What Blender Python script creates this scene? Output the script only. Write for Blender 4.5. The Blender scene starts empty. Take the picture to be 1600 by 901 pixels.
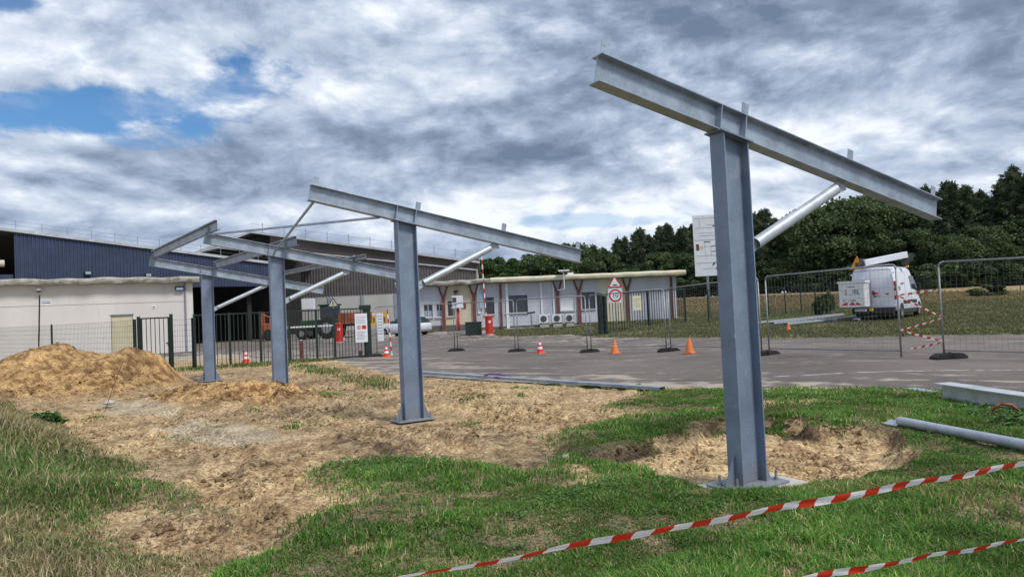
import bpy, math, random
import numpy as np
from math import radians, sin, cos, pi, atan2, sqrt, hypot
from mathutils import Matrix, Vector, Euler
random.seed(7); rng = np.random.default_rng(7)
S = bpy.context.scene
COL = S.collection

# ---------------------------------------------------------------- camera
cam_d = bpy.data.cameras.new('camera'); cam = bpy.data.objects.new('camera', cam_d); COL.objects.link(cam)
PITCH, ROLL = 0.0315, 0.0466
cam.matrix_world = Matrix.Translation((0, 0, 1.6)) @ Matrix.Rotation(PITCH, 4, 'X') @ Matrix.Rotation(pi/2, 4, 'X') @ Matrix.Rotation(-ROLL, 4, 'Z')
cam_d.sensor_width = 36.0; cam_d.lens = 1110/1600*36.0
cam_d.clip_start = 0.05; cam_d.clip_end = 6000
S.camera = cam

# ---------------------------------------------------------------- light
SUN_EL, SUN_AZ = radians(52), radians(128)      # azimuth clockwise from +Y: the sun stands behind the camera to the right
sd = bpy.data.lights.new('sun', 'SUN'); sd.energy = 2.1; sd.angle = radians(14); sd.color = (1.0, 0.95, 0.88)
sun = bpy.data.objects.new('sun', sd); COL.objects.link(sun)
sdir = Vector((sin(SUN_AZ)*cos(SUN_EL), cos(SUN_AZ)*cos(SUN_EL), sin(SUN_EL)))
sun.rotation_euler = sdir.to_track_quat('Z', 'Y').to_euler()

S.view_settings.view_transform = 'Standard'; S.view_settings.look = 'None'
S.view_settings.gamma = 1.0; S.view_settings.exposure = 0.62
S.render.resolution_x = 1024; S.render.resolution_y = 576

class NT:
    """tiny node-tree helper"""
    def __init__(s, nt): s.nt = nt; s.n = nt.nodes; s.l = nt.links
    def new(s, t, **k):
        n = s.n.new(t)
        for a, b in k.items(): setattr(n, a, b)
        return n
    def put(s, sock, v):
        if hasattr(v, 'is_output'): s.l.new(v, sock)
        elif v is not None: sock.default_value = v
    def math(s, op, a, b=None, c=None, clamp=False):
        n = s.new('ShaderNodeMath', operation=op); n.use_clamp = clamp
        s.put(n.inputs[0], a)
        if b is not None: s.put(n.inputs[1], b)
        if c is not None: s.put(n.inputs[2], c)
        return n.outputs[0]
    def vec(s, op, a, b=None, scale=None):
        n = s.new('ShaderNodeVectorMath', operation=op); s.put(n.inputs[0], a)
        if b is not None: s.put(n.inputs[1], b)
        if scale is not None: s.put(n.inputs['Scale'], scale)
        return n.outputs[0] if op not in ('LENGTH', 'DOT_PRODUCT') else n.outputs['Value']
    def noise(s, v, scale, detail=4, rough=.55, dist=0, lac=2.0):
        n = s.new('ShaderNodeTexNoise'); s.put(n.inputs['Vector'], v)
        n.inputs['Scale'].default_value = scale; n.inputs['Detail'].default_value = detail
        n.inputs['Roughness'].default_value = rough; n.inputs['Distortion'].default_value = dist
        n.inputs['Lacunarity'].default_value = lac
        return n.outputs[0]
    def ramp(s, f, stops, interp='LINEAR'):
        n = s.new('ShaderNodeValToRGB'); s.put(n.inputs[0], f); cr = n.color_ramp; cr.interpolation = interp
        while len(cr.elements) < len(stops): cr.elements.new(.5)
        for e, (p, c) in zip(cr.elements, stops):
            e.position = p; e.color = tuple(c)+(1,) if len(c) == 3 else c
        return n.outputs[0]
    def smooth(s, f, a, b):
        n = s.new('ShaderNodeMapRange', interpolation_type='SMOOTHSTEP'); s.put(n.inputs[0], f)
        n.inputs[1].default_value = a; n.inputs[2].default_value = b
        return n.outputs[0]
    def mix(s, f, a, b, mode='MIX'):
        n = s.new('ShaderNodeMix', data_type='RGBA', blend_type=mode); s.put(n.inputs[0], f)
        s.put(n.inputs[6], a if hasattr(a, 'is_output') else tuple(a)+(1,)); s.put(n.inputs[7], b if hasattr(b, 'is_output') else tuple(b)+(1,))
        return n.outputs[2]

# ---------------------------------------------------------------- sky: blue daylight sky with broken cumulus decks
W = bpy.data.worlds.new('World'); S.world = W; W.use_nodes = True
k = NT(W.node_tree); k.n.clear()
out = k.new('ShaderNodeOutputWorld'); bg = k.new('ShaderNodeBackground'); k.l.new(bg.outputs[0], out.inputs[0])
sky = k.new('ShaderNodeTexSky', sky_type='NISHITA'); sky.sun_disc = False
sky.sun_elevation = SUN_EL; sky.sun_rotation = SUN_AZ; sky.air_density = 1.0; sky.dust_density = .4; sky.ozone_density = 3.0
tc = k.new('ShaderNodeTexCoord'); D = tc.outputs['Generated']
sp = k.new('ShaderNodeSeparateXYZ'); k.l.new(D, sp.inputs[0]); dx, dy, dz = sp.outputs
zz = k.math('ADD', k.math('MAXIMUM', dz, 0.0), 0.24)
cb = k.new('ShaderNodeCombineXYZ'); k.put(cb.inputs[0], k.math('DIVIDE', dx, zz)); k.put(cb.inputs[1], k.math('DIVIDE', dy, zz))
P = k.vec('ADD', cb.outputs[0], (3.7, 1.9, 0.0))
warp = k.new('ShaderNodeTexNoise'); k.put(warp.inputs['Vector'], P); warp.inputs['Scale'].default_value = 1.6; warp.inputs['Detail'].default_value = 2
Pw = k.vec('ADD', P, k.vec('SCALE', k.vec('SUBTRACT', warp.outputs['Color'], (.5, .5, .5)), scale=.22))
big = k.noise(Pw, .8, 2, .5)
n1 = k.noise(Pw, 2.1, 8, .52)
n2 = k.noise(k.vec('ADD', Pw, (.05, -.07, 0.0)), 2.1, 8, .52)
relief = k.math('SUBTRACT', n1, n2)
fine = k.noise(P, 9.0, 5, .6)
Dq = k.vec('ADD', k.vec('MULTIPLY', D, (1.0, 1.0, 2.1)), k.vec('SCALE', k.vec('SUBTRACT', warp.outputs['Color'], (.5, .5, .5)), scale=.12))
m1 = k.noise(Dq, 7.5, 9, .60); m2 = k.noise(k.vec('ADD', Dq, (.012, -.01, .040)), 7.5, 9, .60)
tops = k.math('SUBTRACT', m1, m2)
# billows: rounded cells give the heaped cumulus edges
vo = k.new('ShaderNodeTexVoronoi', feature='SMOOTH_F1'); k.put(vo.inputs['Vector'], k.vec('ADD', Pw, k.vec('SCALE', warp.outputs['Color'], scale=.2))); vo.inputs['Scale'].default_value = 5.5; vo.inputs['Smoothness'].default_value = .7
bil = k.math('SUBTRACT', .45, vo.outputs['Distance'])
# regions of the sky in azimuth/elevation space
az = k.math('ARCTAN2', dx, dy); el = k.math('ARCSINE', dz)
wob_ = k.math('ADD', k.math('MULTIPLY', k.math('SUBTRACT', n1, .5), .5), k.math('MULTIPLY', k.math('SUBTRACT', m1, .5), .9))
def lobe(a0, e0, wa, we, wob=.35, tilt=0.0):
    da = k.math('SUBTRACT', az, radians(a0)); a = k.math('DIVIDE', da, radians(wa))
    e = k.math('DIVIDE', k.math('SUBTRACT', k.math('SUBTRACT', el, radians(e0)), k.math('MULTIPLY', da, tilt)), radians(we))
    d = k.math('SQRT', k.math('ADD', k.math('MULTIPLY', a, a), k.math('MULTIPLY', e, e)))
    return k.math('ADD', d, k.math('MULTIPLY', wob_, wob*6))
holes = None
for (a0, e0, wa, we, tl, am) in [(-30, 15.4, 11.5, 1.4, .10, 1), (-21.8, 16.7, 4.6, 2.1, .2, 1), (-27.6, 13.0, 1.3, .22, -.1, .55), (-37, 21.8, 3.6, 1.1, 0, .9), (-36.8, 24.9, 4, 1.4, 0, .9),
                         (6.5, 6.9, 8, .5, -.05, .45), (26.0, 10.3, 3.0, .45, 0, .5), (-70, 40, 16, 6, 0, 1), (95, 35, 20, 7, 0, 1), (170, 30, 25, 8, 0, 1)]:
    h = k.math('MULTIPLY', k.math('SUBTRACT', 1.0, k.smooth(lobe(a0, e0, wa, we, .62, tl), .72, 1.38)), am)
    holes = h if holes is None else k.math('MAXIMUM', holes, h)
def soft(*a, lo=.1, hi=1.35): return k.math('SUBTRACT', 1.0, k.smooth(lobe(*a), lo, hi))
terms = [(-.42, soft(27, 21, 24, 9.5, .15, -.12)), (-.24, soft(-14, 12.4, 20, 2.9, .12, .02)), (-.26, soft(5, 13.6, 10, 4.5, .12)), (-.18, soft(14, 24, 12, 4, .15)), (-.14, soft(-30, 9.6, 10, 1.6, .12)),
         (.34, soft(4, 7.5, 22, 2.6, .12)), (.20, soft(23, 12.3, 8, 2.2, .15)), (.20, soft(-32, 21.0, 14, 2.6, .15)), (.24, soft(-30, 14.2, 14, 1.7, .15)), (.12, soft(-12, 19, 9, 3, .15)), (.10, soft(-22, 8.0, 12, 1.0, .1))]
t = k.math('MULTIPLY_ADD', k.math('SUBTRACT', big, .5), .55, .65)
t = k.math('MULTIPLY_ADD', relief, .75, t)
t = k.math('MULTIPLY_ADD', tops, 1.35, t)
t = k.math('MULTIPLY_ADD', k.math('SUBTRACT', m1, .5), .55, t)
t = k.math('MULTIPLY_ADD', k.math('SUBTRACT', n1, .5), .45, t)
t = k.math('MULTIPLY_ADD', k.math('SUBTRACT', fine, .5), .26, t)
t = k.math('MULTIPLY_ADD', bil, .22, t)
for a_, s_ in terms: t = k.math('MULTIPLY_ADD', s_, a_, t)
cloud = k.ramp(t, [(.0, (.110, .150, .220)), (.25, (.170, .215, .300)), (.48, (.265, .320, .420)), (.68, (.375, .430, .525)), (.84, (.485, .535, .61)), (1.0, (.62, .655, .70))])
blue = k.mix(k.math('MULTIPLY', k.smooth(m1, .44, .74), .55), k.vec('MULTIPLY', sky.outputs[0], (.045, .066, .080)), cloud)
low = k.smooth(el, radians(-1), radians(6))
cloud = k.mix(low, k.mix(.5, cloud, (.36, .42, .52)), cloud)
final = k.mix(holes, cloud, blue)
k.l.new(final, bg.inputs[0]); bg.inputs[1].default_value = 1.0
try: W.cycles.sampling_method = 'MANUAL'; W.cycles.sample_map_resolution = 512
except Exception: pass

# ---------------------------------------------------------------- materials
MATS = {}
def M(name, col, rough=.7, metal=0.0, var=.15, scale=4.0, bump=0.0, bscale=30.0, col2=None, spots=None, spec=.4, stretch=None, attr=None, fine=None, emis=None, trans=None, fbump=None, mud=False):
    m = bpy.data.materials.new(name); m.use_nodes = True; q = NT(m.node_tree)
    b = q.n['Principled BSDF']; tcn = q.new('ShaderNodeTexCoord'); v = tcn.outputs['Object']
    if stretch: v = q.vec('MULTIPLY', v, stretch)
    c1 = tuple(x*(1-var) for x in col); c2 = col2 or tuple(min(1, x*(1+var)) for x in col)
    n = q.noise(v, scale, 6, .6)
    f = q.smooth(n, .3, .7)
    if attr:
        a = q.new('ShaderNodeAttribute', attribute_name=attr)
        base = q.mix(1.0, a.outputs['Color'], q.mix(f, (1-var,)*3, (1+var,)*3), 'MULTIPLY')
    else: base = q.mix(f, c1, c2)
    if spots:
        for (sc, th, w, colr, amt) in spots:
            nn = q.noise(v, sc, 5, .6); mk = q.math('MULTIPLY', q.smooth(nn, th, th+w), amt)
            base = q.mix(mk, base, colr)
    if fine:
        nn = q.noise(v, fine[0], 3, .7)
        base = q.mix(1.0, base, q.mix(q.smooth(nn, .3, .7), (1-fine[1],)*3, (1+fine[1],)*3), 'MULTIPLY')
    if mud:      # dried mud splashed up the foot of the steel
        sx_ = q.new('ShaderNodeSeparateXYZ'); q.l.new(v, sx_.inputs[0]); nn = q.noise(v, 14, 5, .7)
        hgt = q.math('SUBTRACT', q.math('MULTIPLY', nn, .75), sx_.outputs[2]); base = q.mix(q.math('MULTIPLY', q.smooth(hgt, .16, .34), .30), base, (.27, .20, .13))
    q.put(b.inputs['Base Color'], base); b.inputs['Metallic'].default_value = metal
    b.inputs['Specular IOR Level'].default_value = spec
    q.put(b.inputs['Roughness'], q.math('MULTIPLY_ADD', n, .2, rough-.1))
    if bump:
        bn = q.noise(v, bscale, 4, .6); bb = q.new('ShaderNodeBump'); bb.inputs['Strength'].default_value = 1.0
        bb.inputs['Distance'].default_value = bump; q.put(bb.inputs['Height'], bn)
        if fbump:
            b2 = q.new('ShaderNodeBump'); b2.inputs['Distance'].default_value = fbump[1]; q.put(b2.inputs['Height'], q.noise(v, fbump[0], 3, .7)); q.l.new(bb.outputs[0], b2.inputs['Normal']); bb = b2
        q.l.new(bb.outputs[0], b.inputs['Normal'])
    if trans:
        ts = q.new('ShaderNodeBsdfTranslucent'); q.put(ts.inputs[0], base); mx = q.new('ShaderNodeMixShader'); mx.inputs[0].default_value = trans
        q.l.new(b.outputs[0], mx.inputs[1]); q.l.new(ts.outputs[0], mx.inputs[2]); q.l.new(mx.outputs[0], q.n['Material Output'].inputs[0])
    MATS[name] = m; return m
M('column_steel', (.205, .262, .352), .52, .35, .16, 2.2, .0006, 160, spots=[(3.1, .56, .10, (.30, .335, .40), .55), (9, .66, .06, (.40, .42, .45), .5), (5.5, .68, .07, (.15, .14, .15), .5)], fine=(75, .10), mud=True)
M('galvanised', (.325, .385, .455), .46, .45, .20, 4, .0004, 120, spots=[(2.2, .56, .10, (.25, .28, .32), .7), (7, .64, .07, (.46, .50, .53), .35)], fine=(60, .10))
M('galvanised_bright', (.42, .465, .51), .50, .45, .12, 6, .0003, 90, fine=(60, .08))
M('rail_steel', (.27, .28, .29), .5, .5, .15, 12)
M('concrete', (.42, .40, .36), .9, 0, .15, 3, .002, 60, spots=[(6, .55, .2, (.3, .25, .18), .5)])
M('concrete_rough', (.34, .33, .29), .95, 0, .3, 1.6, .02, 9, spots=[(3, .5, .15, (.14, .13, .11), .7)])
M('roof_cream', (.62, .57, .43), .8, 0, .12, 1.5, .004, 20, spots=[(2.5, .62, .1, (.35, .3, .22), .5)])
M('white_wall', (.48, .50, .565), .85, 0, .07, .6, .003, 40, spots=[(1.1, .54, .2, (.38, .39, .44), .6), (5, .62, .1, (.26, .26, .28), .4)], stretch=(1.6, 1, .4))
M('cream_wall', (.56, .51, .40), .85, 0, .08, .7, .003, 40, spots=[(1.3, .54, .2, (.36, .32, .25), .6), (6, .62, .1, (.3, .27, .22), .4)], stretch=(1.6, 1, .4))
M('long_wall', (.60, .575, .55), .88, 0, .06, .5, .003, 30, spots=[(1.0, .54, .2, (.45, .43, .41), .6), (4, .62, .12, (.36, .34, .31), .4)], stretch=(1.8, 1, .35))
M('stain', (.10, .095, .085), .95, 0, .3, 2.0)
M('hangar_wall', (.44, .44, .42), .9, 0, .1, .5, .003, 20, spots=[(.7, .55, .2, (.33, .33, .31), .5)], stretch=(1, 1, .3))
M('blue_cladding', (.040, .056, .105), .5, .15, .1, .5, fine=(2.5, .12))
M('grey_cladding', (.115, .105, .105), .55, .15, .1, .5, fine=(2, .12))
M('brown_cladding', (.075, .06, .052), .6, .1, .15, .5)
M('roof_edge', (.44, .46, .48), .5, .2, .15, 2)
M('dark_interior', (.03, .028, .026), .95, 0, .3, 1)
M('green_steel', (.012, .028, .022), .5, .1, .2, 8)
M('wire', (.03, .045, .04), .5, .2, .1, 8)
M('wire_galv', (.17, .175, .18), .5, .4, .1, 8)
M('red_paint', (.52, .025, .018), .5, 0, .2, 6)
M('rust_red', (.15, .045, .035), .7, 0, .3, 5)
M('white_paint', (.72, .73, .75), .45, 0, .05, 3)
M('van_white', (.66, .69, .76), .3, 0, .04, 1.2, spec=.5, spots=[(2.0, .6, .2, (.52, .54, .58), .35)])
M('panel_white', (.66, .68, .72), .5, 0, .05, 3)
M('print_ink', (.06, .07, .10), .6, 0, .1, 5)
M('print_grey', (.25, .28, .34), .6, 0, .1, 5)
M('black_rubber', (.022, .022, .023), .85, 0, .3, 9, .004, 30)
M('dark_plastic', (.03, .032, .036), .6, 0, .2, 6)
M('tyre', (.02, .02, .02), .85, 0, .2, 9)
M('rim', (.32, .33, .34), .4, .6, .1, 9)
M('glass', (.03, .04, .055), .12, 0, .1, 2, spec=.8)
M('glass_pale', (.30, .38, .46), .2, 0, .2, 3, spec=.7)
M('window_frame', (.60, .61, .62), .5, 0, .05, 3)
M('window_frame_dark', (.06, .06, .065), .5, 0, .1, 3)
M('lamp_red', (.45, .02, .02), .25, 0, .1, 4)
M('orange', (.75, .20, .05), .55, 0, .12, 6)
M('machine_orange', (.30, .085, .04), .6, 0, .25, 2)
M('machine_green', (.02, .07, .03), .6, 0, .3, 2)
M('yellow', (.70, .42, .05), .55, 0, .1, 5)
M('sign_orange', (.80, .33, .03), .5, 0, .06, 8)
M('beige_door', (.52, .47, .33), .6, 0, .08, 2)
M('notice_yellow', (.55, .52, .34), .6, 0, .1, 6)
M('tape_white', (.86, .86, .86), .4, 0, .04, 30, trans=.35)
M('tape_red', (.66, .045, .02), .45, 0, .08, 30, trans=.25)
M('bark', (.10, .065, .045), .95, 0, .3, 3)
M('strap', (.16, .05, .22), .6, 0, .2, 9)
M('terracotta', (.30, .09, .05), .7, 0, .2, 9)
M('pine_needles', (.03, .05, .022), .8, 0, .3, .45, attr='tint', trans=.15, spec=.2)
M('leaves', (.04, .08, .025), .75, 0, .25, .4, attr='tint', trans=.25, spec=.25)
M('grass_blades', (.08, .16, .04), .7, 0, .30, .9, attr='tint', trans=.3, spec=.2)
M('stone', (.38, .32, .24), .9, 0, .25, 9, .003, 60)
# ground sheets take their earth colour from the sheet's own colour attribute, broken up finely
M('earth', (.4, .3, .18), .95, 0, .24, 1.6, .045, 13, attr='tint', fine=(26, .50), spec=.12, fbump=(45, .022))
M('asphalt', (.2, .19, .18), .92, 0, .12, 1.0, .004, 60, attr='tint', fine=(45, .25), spec=.2)
M('turf', (.1, .12, .05), .95, 0, .25, .8, .03, 9, attr='tint', fine=(30, .35), spec=.15)

# ---------------------------------------------------------------- mesh helpers
class MB:
    def __init__(s): s.v = []; s.f = []; s.fm = []
    def add(s, vs, fs, M4=None, mi=0):
        o = len(s.v)
        if M4 is not None: vs = [tuple(M4 @ Vector(p)) for p in vs]
        s.v += [tuple(p) for p in vs]; s.f += [tuple(i+o for i in f) for f in fs]; s.fm += [mi]*len(fs)
    def box(s, a, b, M4=None, mi=0):
        x0, y0, z0 = a; x1, y1, z1 = b
        s.add([(x0,y0,z0),(x1,y0,z0),(x1,y1,z0),(x0,y1,z0),(x0,y0,z1),(x1,y0,z1),(x1,y1,z1),(x0,y1,z1)],
              [(0,3,2,1),(4,5,6,7),(0,1,5,4),(1,2,6,5),(2,3,7,6),(3,0,4,7)], M4, mi)
    def cbox(s, c, d, M4=None, mi=0): s.box([c[i]-d[i]/2 for i in range(3)], [c[i]+d[i]/2 for i in range(3)], M4, mi)
    def prism(s, poly, h0, h1, M4=None, mi=0):   # poly in xy, extruded z
        n = len(poly); s.add([(x,y,h0) for x,y in poly]+[(x,y,h1) for x,y in poly],
            [tuple(range(n-1,-1,-1)), tuple(range(n,2*n))]+[(i,(i+1)%n,(i+1)%n+n,i+n) for i in range(n)], M4, mi)
    def tube(s, p0, p1, r, n=8, r1=None, M4=None, cap=True, mi=0):
        p0 = Vector(p0); p1 = Vector(p1); r1 = r if r1 is None else r1
        z = (p1-p0).normalized(); x = z.orthogonal().normalized(); y = z.cross(x)
        vs = [tuple(p0+(x*cos(2*pi*i/n)+y*sin(2*pi*i/n))*r) for i in range(n)]+[tuple(p1+(x*cos(2*pi*i/n)+y*sin(2*pi*i/n))*r1) for i in range(n)]
        fs = [(i,(i+1)%n,(i+1)%n+n,i+n) for i in range(n)]
        if cap: fs += [tuple(range(n-1,-1,-1)), tuple(range(n,2*n))]
        s.add(vs, fs, M4, mi)
    def path(s, pts, r, n=6, M4=None):
        for a, b in zip(pts[:-1], pts[1:]): s.tube(a, b, r, n, M4=M4)
    def lathe(s, prof, n=16, M4=None, mi=0):     # prof (r,z)
        vs = []; fs = []
        for r, z in prof: vs += [(r*cos(2*pi*i/n), r*sin(2*pi*i/n), z) for i in range(n)]
        for j in range(len(prof)-1): fs += [(j*n+i, j*n+(i+1)%n, (j+1)*n+(i+1)%n, (j+1)*n+i) for i in range(n)]
        fs += [tuple(range(n-1,-1,-1)), tuple(range((len(prof)-1)*n, len(prof)*n))]
        s.add(vs, fs, M4, mi)
    def mesh(s, name, mats, smooth=False):
        me = bpy.data.meshes.new(name); me.from_pydata(s.v, [], s.f)
        for m in (mats if isinstance(mats, (list, tuple)) else [mats]): me.materials.append(MATS[m])
        if any(s.fm): me.polygons.foreach_set('material_index', s.fm)
        if smooth: me.polygons.foreach_set('use_smooth', [True]*len(me.polygons))
        me.update(); return me
    def build(s, name, mats, parent=None, smooth=False, bevel=0, kind=None, label=None):
        o = bpy.data.objects.new(name, s.mesh(name, mats, smooth)); COL.objects.link(o)
        if parent is not None: o.parent = parent
        if bevel:
            b = o.modifiers.new('bevel', 'BEVEL'); b.width = bevel; b.segments = 2; b.limit_method = 'ANGLE'
        if kind: o['kind'] = kind
        if label: o['label'] = label
        return o
def box(name, a, b, mat, parent=None, **k): m = MB(); m.box(a, b); return m.build(name, mat, parent, **k)
def part(name, me, parent, M4=None):
    o = bpy.data.objects.new(name, me); COL.objects.link(o); o.parent = parent
    if M4 is not None: o.matrix_local = M4
    return o
def thing(name, label, cat, loc=(0,0,0), rz=0, group=None):
    o = bpy.data.objects.new(name, None); COL.objects.link(o); o.empty_display_size = .2
    o.location = loc; o.rotation_euler = (0, 0, rz); return tag(o, label, cat, group)
def tag(o, label, cat, group=None):
    o['label'] = label; o['category'] = cat
    if group: o['group'] = group
    return o
def copy_tree(o, loc, rz=None, label=None, group=None):
    def rec(a, par):
        c = a.copy(); COL.objects.link(c); c.parent = par
        for ch in KIDS.get(a.name, ()) or [x for x in a.children]: rec(ch, c)
        return c
    r = rec(o, None); r.location = loc
    if rz is not None: r.rotation_euler = (0, 0, rz)
    if label: r['label'] = label
    if group: r['group'] = group
    return r
KIDS = {}
def text(name, s, size, mat, parent, M4, ext=.002, align='CENTER'):
    cu = bpy.data.curves.new(name, 'FONT'); cu.body = s; cu.size = size; cu.extrude = ext; cu.align_x = align; cu.align_y = 'CENTER'; cu.resolution_u = 8
    t = bpy.data.objects.new(name+'_src', cu); COL.objects.link(t)
    bpy.context.view_layer.update()
    me = bpy.data.meshes.new_from_object(t.evaluated_get(bpy.context.evaluated_depsgraph_get()))
    COL.objects.unlink(t); bpy.data.objects.remove(t)
    me.materials.clear(); me.materials.append(MATS[mat])
    o = bpy.data.objects.new(name, me); COL.objects.link(o); o.parent = parent; o.matrix_local = M4; return o
def frameM(o, ex, ey, ez):
    return Matrix(((ex[0],ey[0],ez[0],o[0]),(ex[1],ey[1],ez[1],o[1]),(ex[2],ey[2],ez[2],o[2]),(0,0,0,1)))
def ibeam_prof(h, b, tf, tw):
    a = b/2; w = tw/2; H = h/2
    return [(-a,-H),(a,-H),(a,-H+tf),(w,-H+tf),(w,H-tf),(a,H-tf),(a,H),(-a,H),(-a,H-tf),(-w,H-tf),(-w,-H+tf),(-a,-H+tf)]
# ---------------------------------------------------------------- terrain functions (numpy)
def sst(a, b, x):
    t = np.clip((x-a)/(b-a), 0, 1); return t*t*(3-2*t)
def hashn(ix, iy, seed):
    n = (ix.astype(np.int64)*374761393 + iy.astype(np.int64)*668265263 + seed*974634777) & 0x7fffffff
    n = ((n ^ (n >> 13))*1274126177) & 0x7fffffff
    return ((n ^ (n >> 16)) & 0xffff)/65535.0
def vnoise(x, y, seed=0):
    ix = np.floor(x); iy = np.floor(y); fx = x-ix; fy = y-iy; fx = fx*fx*(3-2*fx); fy = fy*fy*(3-2*fy)
    a = hashn(ix, iy, seed); b = hashn(ix+1, iy, seed); c = hashn(ix, iy+1, seed); d = hashn(ix+1, iy+1, seed)
    return (a*(1-fx)+b*fx)*(1-fy)+(c*(1-fx)+d*fx)*fy
def fbm(x, y, sc, oct=4, seed=0, gain=.5):
    v = 0; a = 1; tot = 0
    for o in range(oct):
        v = v+a*vnoise(x*sc+13.7*o, y*sc+7.1*o, seed+o); tot += a; a *= gain; sc *= 2.03
    return v/tot-.5
def sdpoly(x, y, poly):
    p = np.array(poly, float); q = np.roll(p, -1, 0); d = np.full(x.shape, 1e9); ins = np.zeros(x.shape, bool)
    for (ax, ay), (bx, by) in zip(p, q):
        ex, ey = bx-ax, by-ay; wx, wy = x-ax, y-ay
        t = np.clip((wx*ex+wy*ey)/(ex*ex+ey*ey+1e-12), 0, 1)
        d = np.minimum(d, np.hypot(wx-ex*t, wy-ey*t))
        c = ((ay <= y) & (by > y)) | ((by <= y) & (ay > y))
        xi = ax+(y-ay)*ex/(ey if abs(ey) > 1e-9 else 1e-9)
        ins ^= c & (x < xi)
    return np.where(ins, d, -d)        # positive inside
def Tb(x, y):
    return .2*sst(3,8,x)*sst(9,16,y)+.35*sst(27,62,y)+1.75*sst(60,98,y)*sst(2,18,x)
POLY = dict(
 grass=[(-2.0,3.2),(-2.0,4.58),(-1.79,4.78),(-1.72,5.4),(-1.34,5.84),(-1.91,6.6),(-2.16,7.34),(-1.86,7.62),(-.74,7.32),(-.46,6.92),(-.08,6.54),(.23,7.12),(.45,7.46),(.17,8.1),(.38,8.72),(1.24,9.24),(1.86,10.26),(1.31,11.12),(2.03,12.76),(2.73,13.4),(3.58,13.1),(4.4,12.4),(6.27,11.0),(7.23,10.1),(10,7.6),(16,2.5),(14,-6),(-6,-6),(-6,3.0)],
 pit=[(.5,6.8),(1.28,7.6),(1.97,8.66),(2.49,8.98),(3.53,8.78),(3.8,8.18),(4.0,7.66),(3.91,7.14),(3.4,6.2),(2.75,5.72),(2.24,5.62),(1.66,5.62),(1.25,5.95),(.95,6.3)],
 patch1=[(3.49,10.38),(4.38,10.6),(4.34,10.08),(3.32,9.26)], patch2=[(.34,6.7),(.7,6.46),(.69,6.0),(.39,5.86)], patch3=[(-1.4,4.68),(-1.17,4.9),(-.98,4.78),(-1.21,4.52)],
 left=[(-16.75,23.12),(-15.24,20.4),(-9.16,13.6),(-5.46,9.66),(-4.24,7.74),(-3.5,7.14),(-3.07,6.42),(-2.43,6.1),(-2.39,5.92),(-2.91,5.96),(-3.51,6.28),(-3.2,5.54),(-2.72,5.18),(-2.17,5.08),(-1.79,4.78),(-2.0,4.58),(-2.0,3.0),(-3,-3),(-20,-3),(-30,12)],
 silt1=[(-9.43,15.5),(-9.1,16.16),(-6.21,13.62),(-5.71,12.28),(-7.54,13.38)], silt2=[(-5.89,11.64),(-5.21,12.12),(-3.6,10.58),(-2.94,9.48),(-3.82,9.26),(-4.78,9.86)],
 dark1=[(-2.44,9.36),(-2.32,10.34),(-1.39,9.1),(-.73,7.18),(-1.4,7.32),(-1.82,8.04)], dark2=[(-.89,8.96),(-.17,9.24),(.14,8.3),(-.38,8.24)],
 verge=[(-8.64,26.34),(-5.99,23.34),(-2.82,16.84),(-2.89,15.52),(-5.42,19.72)], verge2=[(-2.26,17.82),(-.1,15.6),(2.59,12.74),(2.78,13.6),(-1.88,17.98)],
 asph=[(-60,44),(-14,36.0),(-11.77,30.5),(-6.83,27.16),(-5.23,23.7),(-3.79,20.48),(-2.8,18.78),(-1.81,17.28),(-.39,16.16),(1.23,14.76),(2.78,13.6),(3.58,13.2),(4.4,12.52),(5.44,11.84),(6.27,11.08),(6.77,10.62),(7.23,10.2),(10,7.7),(16,2.6),(40,-10),(60,0),(24,17.5),(15.13,21.16),(13.51,22.24),(10.57,23.72),(8.78,25.3),(6.97,28.6),(4.19,35.46),(3.2,40.0),(-.88,41.6),(-1.6,46.0),(-1.2,50.3),(-4.65,50.4),(-10,51.0),(-10,76),(-60,76)],
)
RX = np.array([-16.5,-14.1,-13.1,-12.5,-11.7,-11.1,-10.6,-10.1,-9.6,-9.05,-8.6]); RZ = np.array([0,.6,1.16,1.26,1.0,.87,1.08,.78,.35,.04,0])
R2X = np.array([-8.4,-7.5,-6.67,-5.6,-4.8,-4.1,-3.8]); R2Z = np.array([0,.2,.3,.37,.27,.06,0])
def mound(x, y):
    xx = x+.9*fbm(x, y, .6, 3, 40)
    p = np.interp(xx, RX, RZ); d = y-19.5+.5*fbm(x, y, .7, 3, 41)
    s = np.where(d < 0, 1-sst(0, 1, np.clip(-d/3.7, 0, 1)**.80), 1-sst(0, 1, np.clip(d/2.0, 0, 1)))
    m = p*s
    p2 = np.interp(xx, R2X, R2Z); yc = 14.8+(-5.6-x)*.35
    d2 = y-yc+.3*fbm(x, y, 1.4, 3, 44); s2 = np.exp(-(d2/np.where(d2 < 0, 1.0, .75))**2)
    return m, p2*s2
def masks(x, y):
    wx = x+.75*fbm(x, y, .9, 4, 5, .6); wy = y+.75*fbm(x, y, .9, 4, 9, .6)
    s = {k_: sdpoly(wx, wy, v) for k_, v in POLY.items() if k_ != 'asph'}
    s['asph'] = sdpoly(x+.25*fbm(x, y, 1.7, 4, 15), y+.25*fbm(x, y, 1.7, 4, 19), POLY['asph'])
    s['pit'] = s['pit']-.55*np.exp(-((x-3.15)/.42)**2-((y-8.2)/.24)**2)-.3*np.exp(-((x-1.9)/.3)**2-((y-8.3)/.2)**2)
    return s
def pitdepth(sd): return sst(-.03, .13, sd)*.135+sst(.1, .7, sd)*.02
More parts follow.
